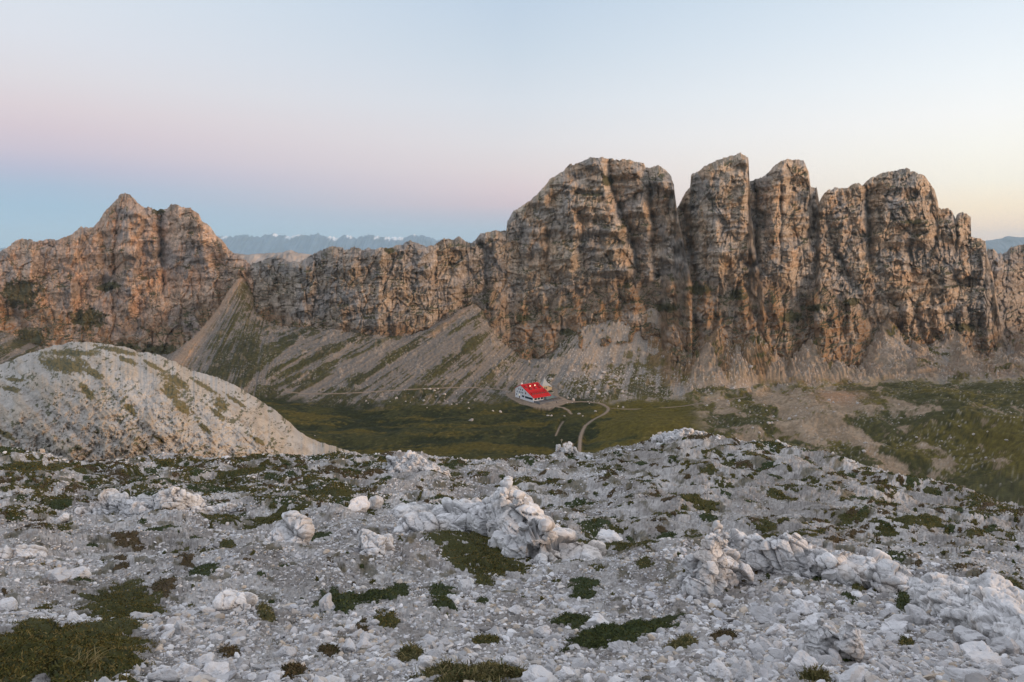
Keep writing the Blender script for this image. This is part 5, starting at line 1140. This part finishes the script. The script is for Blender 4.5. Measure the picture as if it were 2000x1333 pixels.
hh_ = np.clip(hw_ * g.uniform(0.10, 0.21, len(hw_)) * np.interp(cy2, [880, 950, 1100], [0.7, 1.0, 1.5]), 1.2, 9)
od = np.argsort(-hw_); kinds = ['olive', 'olive', 'green', 'brown']
rest = []
for q, i in enumerate(od):
    kd = kinds[g.integers(0, 4)]; tl = 0.10 * g.normal() + (0.12 if cx_[i] > 1350 else 0)
    me, c = turf(cx_[i], cy2[i], hw_[i], hh_[i], tl, kd, 0.03 + 0.0007 * float(YG(cx_[i], cy2[i])), 4000 + q)
    if q < 220:
        zone = 'on the gravel hump at the right' if cx_[i] > 1330 else 'in the saddle right of centre' if cx_[i] > 820 else 'on the far left part of the slope'
        tag(link('turf_patch', me, loc=c), 'small %s turf patch in gravel %s' % ({'olive': 'olive', 'green': 'dark green', 'brown': 'brownish'}[kd], zone), 'turf patch', 'small %s turf patches %s' % ({'olive': 'olive', 'green': 'dark green', 'brown': 'brownish'}[kd], zone))
    else: rest.append((me, c))
Vs, F4, F3, Cs, off = [], [], [], [], 0
for me, c in rest:
    n = len(me.vertices); v = np.empty(n * 3, np.float32); me.vertices.foreach_get('co', v); Vs.append(v.reshape(-1, 3) + c)
    a = np.empty(n * 4, np.float32); me.attributes['Col'].data.foreach_get('color', a); Cs.append(a.reshape(-1, 4)[:, :3])
    li = np.empty(len(me.loops), np.int32); me.loops.foreach_get('vertex_index', li); ls = np.empty(len(me.polygons), np.int32); me.polygons.foreach_get('loop_start', ls)
    lt = np.diff(np.append(ls, len(li)))
    F4.append(li[ls[lt == 4][:, None] + np.arange(4)] + off); F3.append(li[ls[lt == 3][:, None] + np.arange(3)] + off); off += n
    bpy.data.meshes.remove(me)
tag(link('ground_cover', make_mesh('ground_cover', np.concatenate(Vs), [np.concatenate(F4), np.concatenate(F3)], MAT_PLANT, np.concatenate(Cs))), 'tiny turf spots scattered over the stony slope', 'ground cover', kind='stuff')
# dry straw tufts
MAT_STRAW = plain('dry_straw', (.34, .27, .13), 0.7, nscale=30, var=0.3)
def straw(px, py, n, L, seed, label, lean=(0.5, 0.1)):
    g2 = np.random.default_rng(seed); P = G(np.array([px]), np.array([py]))[0] + np.array([0, 0, 0.02]); V = []; Fq = []; off = 0
    for i in range(n):
        b = P + np.array([*g2.normal(0, L * 0.16, 2), 0]); d = np.array([g2.normal(lean[0], 0.6), g2.normal(lean[1], 0.5), 1.1]); d /= np.linalg.norm(d); l = L * g2.uniform(0.5, 1.25); w = 0.0011
        sd2 = np.cross(d, [0.2, -1, 0.1]); sd2 /= np.linalg.norm(sd2); pts = [b + d * l * t + np.array([d[0] * 0.35, d[1] * 0.2, -0.55]) * l * t * t for t in np.linspace(0, 1, 6)]
        for j, q in enumerate(pts): ww = w * (1 - j / 5.5); V += [q - sd2 * ww, q + sd2 * ww]
        Fq += [(off + 2 * j, off + 2 * j + 1, off + 2 * j + 3, off + 2 * j + 2) for j in range(5)]; off += 12
    return tag(link('grass_tuft', make_mesh('grass_tuft', np.array(V) - P, [np.array(Fq)], MAT_STRAW), loc=P), label, 'grass tuft', 'dry grass tufts')
straw(165, 1322, 90, 0.13, 61, 'pale straw-coloured grass tuft in the corner mat at the bottom left', (0.55, 0.0))
straw(225, 1150, 26, 0.12, 62, 'thin dry grass stalks standing in the ragged turf mat', (0.3, 0))
straw(945, 1100, 30, 0.16, 63, 'thin green-yellow grass tuft in the turf wedge', (0.0, 0))
straw(880, 1318, 34, 0.09, 64, 'thin dry grass tuft on the bottom turf mat', (-0.3, 0))
# ================================================================== MOUNTAIN HUT
M_WHITE = plain('white_render', (.74, .74, .76), 0.85)
M_RED = plain('red_roof_sheet', (.52, .016, .018), 0.6, var=0.25)
M_PANE = plain('dark_glass', (.03, .045, .06), 0.15)
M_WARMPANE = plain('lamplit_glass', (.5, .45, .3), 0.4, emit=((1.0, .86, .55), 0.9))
M_GLASS = plain('teal_glass_wall', (.16, .24, .26), 0.25)
M_SLATE = plain('grey_shingle', (.40, .41, .40), 0.8, nscale=2.5, var=0.2)
M_CREAM = plain('cream_stone', (.56, .45, .29), 0.85)
M_DWOOD = plain('dark_wood', (.09, .06, .045), 0.75)
M_BROWN = plain('brown_shutter', (.16, .06, .03), 0.7)
M_TERR = rock_mat('terrace_slabs', 1.2, 0.25, 0.3, 2.0, 0.05, tint=(.17, .175, .19))
M_DORM = plain('dormer_boards', (.34, .20, .17), .8)
M_METAL = plain('grey_metal', (.35, .36, .37), 0.4, metal=0.6)

def prism(poly2, a0, a1):
    """polygon in (b, h) pushed from a0 to a1; axes a, b, h"""
    n = len(poly2); V = [(a0, b, h) for b, h in poly2] + [(a1, b, h) for b, h in poly2]
    Fc = [list(range(n))[::-1], [n + i for i in range(n)]] + [[i, (i + 1) % n, n + (i + 1) % n, n + i] for i in range(n)]
    return V, Fc
def box(a0, a1, b0, b1, h0, h1): return prism([(b0, h0), (b1, h0), (b1, h1), (b0, h1)], a0, a1)
def join(parts):
    V, Fc = [], []
    for v, f_ in parts:
        o = len(V); V += [tuple(q) for q in v]; Fc += [[i + o for i in p] for p in f_]
    return V, Fc
def part(name, parts, mat, parent, label=None):
    V, Fc = join(parts); me = bpy.data.meshes.new(name); me.from_pydata(V, [], Fc); bm = bmesh.new(); bm.from_mesh(me); bmesh.ops.recalc_face_normals(bm, faces=bm.faces); bm.to_mesh(me); bm.free()
    me.materials.append(mat); o = link(name, me, parent)
    if label: o['label'] = label
    return o
def root(name, loc, rz, label, cat, group=None):
    o = bpy.data.objects.new(name, None); COL.objects.link(o); o.location = loc; o.rotation_euler = (0, 0, rz); o.empty_display_size = 0.5
    return tag(o, label, cat, group)

P0 = p_hut(1041.8, 784.3); RZ = math.atan2(.584, .811)
H = root('mountain_hut', P0, RZ, 'large white mountain hut with a steep bright red roof and rows of dormers', 'house')
Wd, Ln = 24.0, 17.0; AP, HA, HE, HB = 16.8, 10.2, 2.7, 6.6
part('wall', [prism([(0, -2.5), (Wd, -2.5), (Wd, HB), (AP, HA), (0, HE)], 0, Ln)], M_WHITE, H)
t_ = 0.32
roof = part('roof', [prism([(AP, HA + 0.02), (-0.7, HE + 0.02 - 0.7 * (HA - HE) / AP), (-0.7, HE + t_ - 0.7 * (HA - HE) / AP), (AP, HA + t_ + 0.05)], -0.35, Ln + 0.35),
                     prism([(AP + 0.004, HA + 0.02), (AP + 0.004, HA + t_ + 0.05), (Wd + 0.6, HB + t_ - 0.3), (Wd + 0.6, HB - 0.28)], -0.35, Ln + 0.35)], M_RED, H)
part('seam', [box(a_ - .04, a_ + .04, -0.6, AP - .1, 0, .1) for a_ in ()] or [prism([(AP - .1, HA + t_ - .05), (-.6, HE + t_ - .75 * .42), (-.6, HE + t_ - .75 * .42 + .12), (AP - .1, HA + t_ + .08)], a_ - .04, a_ + .04) for a_ in np.arange(.7, 17, 1.35)], M_RED, roof)
part('chimney', [box(1.2, 2.4, AP + 0.5, AP + 1.5, HA - 1, HA + 1.25), box(1.1, 2.5, AP + 0.4, AP + 1.6, HA + 1.25, HA + 1.42)], M_WHITE, roof)
part('roof_vent', [box(8.6, 9.0, AP - 0.2, AP + 0.2, HA, HA + 1.0)], M_METAL, roof); part('roof_vent', [box(12.0, 12.4, AP - 0.2, AP + 0.2, HA, HA + 0.8)], M_METAL, roof)
sl = (HA - HE) / AP
def roof_h(b): return HE + sl * b + t_
def dormer(u, v, w=1.5, hgt=1.35, lit=False):
    a, b = u * Ln, AP * (1 - v); h0 = roof_h(b); ht = h0 + hgt; bb = b + hgt / sl; pk = ht + 0.62; bp_ = b + (pk - h0) / sl
    d = part('dormer', [([(a - w / 2, b, h0 - .2), (a + w / 2, b, h0 - .2), (a + w / 2, b, ht), (a, b, pk), (a - w / 2, b, ht), (a - w / 2, bb, ht), (a + w / 2, bb, ht), (a, bp_, pk)],
                      [[0, 1, 2, 3, 4], [0, 4, 5], [1, 6, 2], [4, 3, 7, 5], [3, 2, 6, 7]])], M_RED, H)
    part('dormer_front', [box(a - w / 2 + .06, a + w / 2 - .06, b - 0.07, b - 0.01, h0 + .12, ht - .02)], M_DORM, d)
    part('dormer_window', [box(a - w / 2 + .22, a + w / 2 - .22, b - 0.12, b - 0.08, h0 + .3, ht - .1)], M_WARMPANE if lit else M_PANE, d, 'lamplit dormer window' if lit else None)
for u, v, l in ((.10, .29, 0), (.37, .25, 1), (.65, .25, 1), (.90, .28, 0), (.26, .47, 0), (.55, .47, 0), (.83, .47, 0)): dormer(u, v, lit=l)
for k in range(7): dormer(.11 + .135 * k, .83, 1.15, 1.2)
dormer(.95, .74, 1.15, 1.2)
def win(b, h, w=0.95, hh=1.25, mat=None, name='window', label=None):
    x = part(name, [box(-0.05, 0.0 - 0.004, b - w / 2 - .12, b + w / 2 + .12, h - .12, h + hh + .12)], M_WHITE, H, label)
    part('pane', [box(-0.09, -0.054, b - w / 2, b + w / 2, h, h + hh)], mat or M_PANE, x)
def bfac(zx): return Wd * (1030 - zx) / 580.0                  # along the gable wall
for zx in (570, 625, 685): win(bfac(zx), 6.0)
for zx in (515, 585, 640, 693): win(bfac(zx), 3.7)
win(bfac(640), 8.3, .5, .6); win(bfac(772), 5.9, .4, .5); win(bfac(893), 4.0 - .3, .4, .5)
win(bfac(495), 1.3); win(bfac(787), 3.7 + .1, 1.3, 1.6, M_BROWN, 'shutter', 'brown shutter on the gable wall')
win(bfac(585), 1.5, .9, 1.0, M_WARMPANE, 'sign', 'small pale yellow sign over the door')  # sign face glows through the lit-window material, with no lamp behind it
part('door', [box(-0.07, -0.004, bfac(590) - .6, bfac(590) + .6, -0.7, 1.2)], M_DWOOD, H)
win(bfac(705), .9, 3.0, 1.5, name='ribbon_window'); win(bfac(888), 0.75, 9.8, 1.6, M_PANE, 'ribbon_window', 'long dark ribbon window near the corner')
# eave side: glazing under the low eave
for a0 in (0.9, 4.0, 7.1):
    x = part('terrace_window', [box(a0 - .1, a0 + 2.7, -0.05, -0.004, .5, 2.3)], M_WHITE, H); part('pane', [box(a0 + .05, a0 + 2.55, -0.09, -0.054, .65, 2.2)], M_PANE, x)
part('glass_porch', [box(11.3, 18.6, -2.2, -0.1, -1.5, 2.0), box(11.1, 18.8, -2.5, -0.1, 2.0, 2.15), box(17.4, 20.2, -0.08, 5.5, -1.5, 2.05)], M_GLASS, H, 'teal glazed porch under the eave')
part('terrace_door', [box(10.1, 11.0, -0.06, -0.004, 0.1, 2.2)], M_DWOOD, H)

def loc(a, b, h=0.0): return Vector((P0[0] + a * math.cos(RZ) - b * math.sin(RZ), P0[1] + a * math.sin(RZ) + b * math.cos(RZ), P0[2] + h))
T = root('terrace', loc(0, 0, 0), RZ, 'dark paved terrace in front of the glazed side of the hut', 'terrace'); T['kind'] = 'structure'
part('slab', [box(0.6, 24.5, -7.6, -0.2, -2.0, 0.12), box(18.9, 25.5, -2.0, 6.0, -2.0, 0.08)], M_TERR, T)
part('parapet', [box(0.6, 24.5, -7.9, -7.6, -1.5, 0.45), box(0.3, 0.6, -7.9, -0.3, -1.5, 0.45)], M_TERR, T)
ktab = 0
def table(a, b, rz):
    global ktab
    t = root('picnic_table', loc(a, b, 0.12), RZ + rz, 'dark wooden picnic table with two benches on the hut terrace', 'picnic table', 'picnic tables on the hut terrace')
    part('table_top', [box(-.95, .95, -.4, .4, .7, .78)], M_DWOOD, t)
    for s in (-1, 1): part('bench', [box(-.95, .95, s * .75 - .15, s * .75 + .15, .42, .48)], M_DWOOD, t)
    for s in (-1, 1): part('leg', [box(s * .7 - .05, s * .7 + .05, -.7, .7, 0, .08), box(s * .7 - .04, s * .7 + .04, -.06, .06, .08, .7)], M_METAL, t)
for i, a in enumerate((2.6, 5.6, 8.6, 12.0, 15.2, 18.4, 21.4)):
    table(a, -5.9 + 0.3 * (i % 2), 0.1 * (i % 3)); 
    if i % 2 == 0 or a > 11: table(a + .9, -3.6 - (0.2 if i % 2 else 0), 0.2)
# chapel
CH = p_hut(1063.2, 764.3); ch = root('chapel', CH, 0.30, 'small cream chapel with a steep grey pyramid roof behind the hut', 'chapel')
hw2 = 2.75
wl = part('wall', [box(-hw2, hw2, -hw2, hw2, -2.5, 5.0)], M_CREAM, ch)
ov = hw2 + .4
rf2 = part('roof', [([(-ov, -ov, 4.95), (ov, -ov, 4.95), (ov, ov, 4.95), (-ov, ov, 4.95), (0, 0, 11.4)], [[0, 1, 4], [1, 2, 4], [2, 3, 4], [3, 0, 4], [3, 2, 1, 0]])], M_SLATE, ch)
part('cross', [box(-.05, .05, -.05, .05, 11.2, 12.6), box(-.4, .4, -.04, .04, 12.0, 12.12)], M_METAL, rf2)
for x in (-0.5, 1.0):
    w_ = part('window', [box(x - .42, x + .42, -hw2 - .05, -hw2 - .004, 2.3, 4.0)], M_DWOOD, ch); part('pane', [box(x - .32, x + .32, -hw2 - .09, -hw2 - .054, 2.4, 3.9)], M_PANE, w_)
part('side_roof', [([(hw2 + .005, -1.2, 4.6), (hw2 + 4.2, -.8, 3.2), (hw2 + 4.2, 5.2, 3.2), (hw2 + .005, 5.6, 4.6), (hw2 + .005, 2.2, 7.0), (hw2 + 2.6, 2.2, 5.2)], [[0, 1, 5, 4], [1, 2, 5], [2, 3, 4, 5], [0, 4, 3], [0, 3, 2, 1]])], M_SLATE, ch)
part('side_wall', [box(hw2 + .01, hw2 + 3.8, -.4, 4.8, -2, 3.3)], M_CREAM, ch)
# round planted bed
BD = p_hut(1075.5, 766.8); bd = root('planted_bed', BD, 0, 'round planted bed with a pale stone kerb beside the chapel', 'flower bed')
n_ = 28; th = np.linspace(0, 2 * PI, n_, endpoint=False); Vk = []
for r_, h_ in ((3.1, -1.0), (3.1, .55), (2.6, .55), (2.6, -0.5)): Vk += [(r_ * math.cos(a) * (1 + .03 * math.sin(5 * a)), r_ * math.sin(a), h_ + .06 * math.sin(7 * a)) for a in th]
Fk = [[k * n_ + i, k * n_ + (i + 1) % n_, (k + 1) * n_ + (i + 1) % n_, (k + 1) * n_ + i] for k in range(3) for i in range(n_)]
part('kerb', [(Vk, Fk)], plain('kerb_stone', (.38, .34, .3), .9), bd)
g3 = np.random.default_rng(8); nb = 1500; a = g3.uniform(0, 2 * PI, nb); r_ = 2.55 * np.sqrt(g3.uniform(0, 1, nb)); hz = (0.2 + 1.1 * np.clip(1 - (r_ / 2.6) ** 2, 0, 1)) * g3.uniform(.3, 1.1, nb)
B = np.stack([r_ * np.cos(a), r_ * np.sin(a), hz], 1); dd = g3.normal(size=(nb, 3)); ee = g3.normal(size=(nb, 3)); q = np.stack([B - dd * .12, B + dd * .12, B + ee * .14], 1).reshape(-1, 3)
link('shrubs', make_mesh('shrubs', q, [np.arange(nb * 3).reshape(-1, 3)], MAT_PLANT, np.repeat(np.array([(.05, .06, .03)]) * g3.uniform(.6, 1.8, (nb, 1)), 3, 0)), bd)

# a lone walker on the track by the terrace
PW = p_hut(1087, 788.2); bits = []; off = 0; Vw, Fw = [], []
for (c, r) in [((0, 0, 1.66), (.10, .12, .13)), ((0, 0, 1.5), (.06, .06, .1)), ((0, 0, 1.2), (.21, .13, .30)), ((0, .02, .95), (.18, .13, .16)), ((.1, .06, .68), (.09, .1, .28)), ((-.1, -.06, .68), (.09, .1, .28)), ((.1, .12, .28), (.065, .075, .27)), ((-.1, -.14, .28), (.065, .075, .27)),
               ((.1, .07, .04), (.05, .13, .045)), ((-.1, -.19, .04), (.05, .13, .045)), ((.25, -.03, 1.2), (.06, .07, .22)), ((-.25, .03, 1.2), (.06, .07, .22)), ((.26, .06, .92), (.045, .1, .17)), ((-.26, .1, .92), (.045, .1, .17)), ((0, -.2, 1.25), (.15, .12, .25))]:
    Vw.append(ICO[3][0] * np.array(r) + np.array(c)); Fw.append(ICO[3][1] + off); off += len(ICO[3][0])
me = fuse(np.concatenate(Vw), np.concatenate(Fw), .03); me.materials.clear(); me.materials.append(plain('dark_clothing', (.035, .037, .045), .9))
me.name = 'person'; tag(link('person', me, loc=Vector(PW)), 'walker in dark clothes with a backpack on the track beside the terrace', 'person')
# post and signpost
pp = Vector(ray(1097, 858, hit(1097, 858))); pp.z = z_ground(pp.x, pp.y); o = root('marker_post', pp, 0, 'pale wooden marker post in the meadow left of the descending track', 'post')
part('post', [box(-.12, .12, -.12, .12, -.5, 2.4)], plain('weathered_wood', (.5, .46, .4), .8), o); part('board', [box(-.7, .7, -.17, -.125, 1.5, 2.0)], plain('weathered_board', (.42, .38, .32), .8), o)
pp = Vector(ray(1206, 797, hit(1206, 797))); pp.z = z_ground(pp.x, pp.y); o = root('signpost', pp, 0.3, 'hiking signpost with pale arrow boards where the track meets the footpath', 'signpost')
part('post', [box(-.06, .06, -.06, .06, -.5, 2.5)], M_METAL, o)
for h_ in (1.6, 2.05): part('arrow_board', [([(-.08, -.1, h_), (.9, -.1, h_), (1.15, -.1, h_ + .17), (.9, -.1, h_ + .34), (-.08, -.1, h_ + .34), (-.08, -.064, h_), (.9, -.064, h_), (1.15, -.064, h_ + .17), (.9, -.064, h_ + .34), (-.08, -.064, h_ + .34)], [[0, 1, 2, 3, 4], [9, 8, 7, 6, 5], [0, 5, 6, 1], [1, 6, 7, 2], [2, 7, 8, 3], [3, 8, 9, 4], [4, 9, 5, 0]])], plain('pale_board', (.6, .55, .42), .7), o)

# ------------------------------------------------------------------ boulders in the valley
MAT_VALLEYROCK = rock_mat('valley_boulder', 0.9, 0.25, 0.5, 1.8, 0.15, tint=(.47, .42, .38), random_tint=True)
PB = [make_mesh('boulder', PROTO[2][i], [ICO[2][1]], MAT_VALLEYROCK) for i in range(12)]
g4 = np.random.default_rng(21)
def vb(px, py, w, label, group=None):
    Y = hit(px, py)
    if Y is None: return
    p = ray(px, py, Y); s = Y / F; p[2] = z_ground(p[0], p[1])
    o = bpy.data.objects.new('boulder', PB[g4.integers(0, 12)]); COL.objects.link(o); o.location = p
    o.rotation_euler = (g4.normal(0, .3), g4.normal(0, .3), g4.uniform(0, 6.28)); r = 0.5 * w * s; o.scale = (r * g4.uniform(.9, 1.2), r * g4.uniform(.8, 1.1), r * g4.uniform(.6, .9))
    tag(o, label, 'boulder', group)
for x, y, w, l in [(1070, 809, 6, 'pale boulder on the grass bank right below the terrace'), (1077, 812, 6, 'flat pale boulder next to the one on the grass bank'), (1102, 815, 4, 'small boulder where the meadow rises to the track'), (1130, 811, 9, 'long pale boulder left of the track bend'), (1138, 817, 5, 'small pale boulder just left of the track below the bend'),
                   (920, 823, 12, 'pale flat boulder alone in the dark meadow'), (977, 802, 8, 'largest boulder on the bank left below the hut'), (963, 803, 5, 'smaller boulder on the bank left below the hut'), (1163, 805, 8, 'dark grey boulder inside the track bend'), (615, 855, 4, 'tiny white boulder in the meadow beside the knoll'),
                   (1076, 742, 11, 'big tilted boulder on the slope right behind the chapel'), (1120, 722, 12, 'large pale boulder high on the slope right of the hut'), (1172, 738, 14, 'biggest pale boulder on the slope right of the hut'), (1133, 756, 9, 'square pale boulder midway on the slope right of the hut'), (1144, 751, 8, 'pale boulder touching the square one on the slope'),
                   (1120, 778, 9, 'flat boulder just above the gravel track'), (1170, 770, 9, 'rounded boulder above the track bend'), (1690, 879, 9, 'grey boulder on the right hillside above the skyline'), (1687, 893, 11, 'tan boulder below the grey one on the right hillside'), (1541, 826, 11, 'tan boulder on the bare slope left of the right hillside turf'), (1466, 733, 10, 'white boulder on the rusty slope under the second tower')]:
    vb(x, y, w, l)
for zone, n_b, (x0, x1, y0, y1), cxy in (('the slope right of the hut', 90, (1085, 1290, 705, 795), (1165, 748, 70, 30)), ('the rubble slope below the footpath', 80, (1370, 1640, 755, 890), (1480, 800, 110, 50)), ('the right hillside', 36, (1600, 1990, 730, 930), (1780, 830, 170, 80)), ('the scree left of the hut', 34, (700, 985, 740, 800), (840, 780, 110, 18))):
    k = 0
    while k < n_b:
        x, y = g4.uniform(x0, x1), g4.uniform(y0, y1)
        if g4.uniform() > math.exp(-((x - cxy[0]) / cxy[2]) ** 2 - ((y - cxy[1]) / cxy[3]) ** 2): continue
        if min(np.hypot(x - PAD_PX[0], y - PAD_PX[1]) for PAD_PX in ((1045, 775), (1075, 770))) < 32: continue
        vb(x, y, min(9, (2.6 ** -1.6 + g4.uniform() * (9.0 ** -1.6 - 2.6 ** -1.6)) ** (-1 / 1.6)), 'small pale boulder lying on ' + zone, 'small boulders on ' + zone); k += 1
# ================================================================== AIR
hm = bpy.data.materials.new('haze'); hm.use_nodes = True; t = hm.node_tree; t.nodes.clear()
pv = N(t, 'ShaderNodeVolumePrincipled'); pv.inputs['Color'].default_value = (0.60, 0.84, 1.0, 1); pv.inputs['Density'].default_value = 3.8e-5; pv.inputs['Anisotropy'].default_value = 0.0
ho = N(t, 'ShaderNodeOutputMaterial'); t.links.new(pv.outputs[0], ho.inputs['Volume'])
x0, x1, y0_, y1_, z0, z1 = -24000, 24000, -400, 25000, -2200, 560
V = [(x, y, z) for z in (z0, z1) for y in (y0_, y1_) for x in (x0, x1)]
me = make_mesh('haze', np.array(V), [np.array([(0, 2, 3, 1), (4, 5, 7, 6), (0, 1, 5, 4), (2, 6, 7, 3), (0, 4, 6, 2), (1, 3, 7, 5)])], hm, smooth=False)
tag(link('haze', me), 'thin blue evening haze filling the air to the horizon', 'haze', kind='stuff')
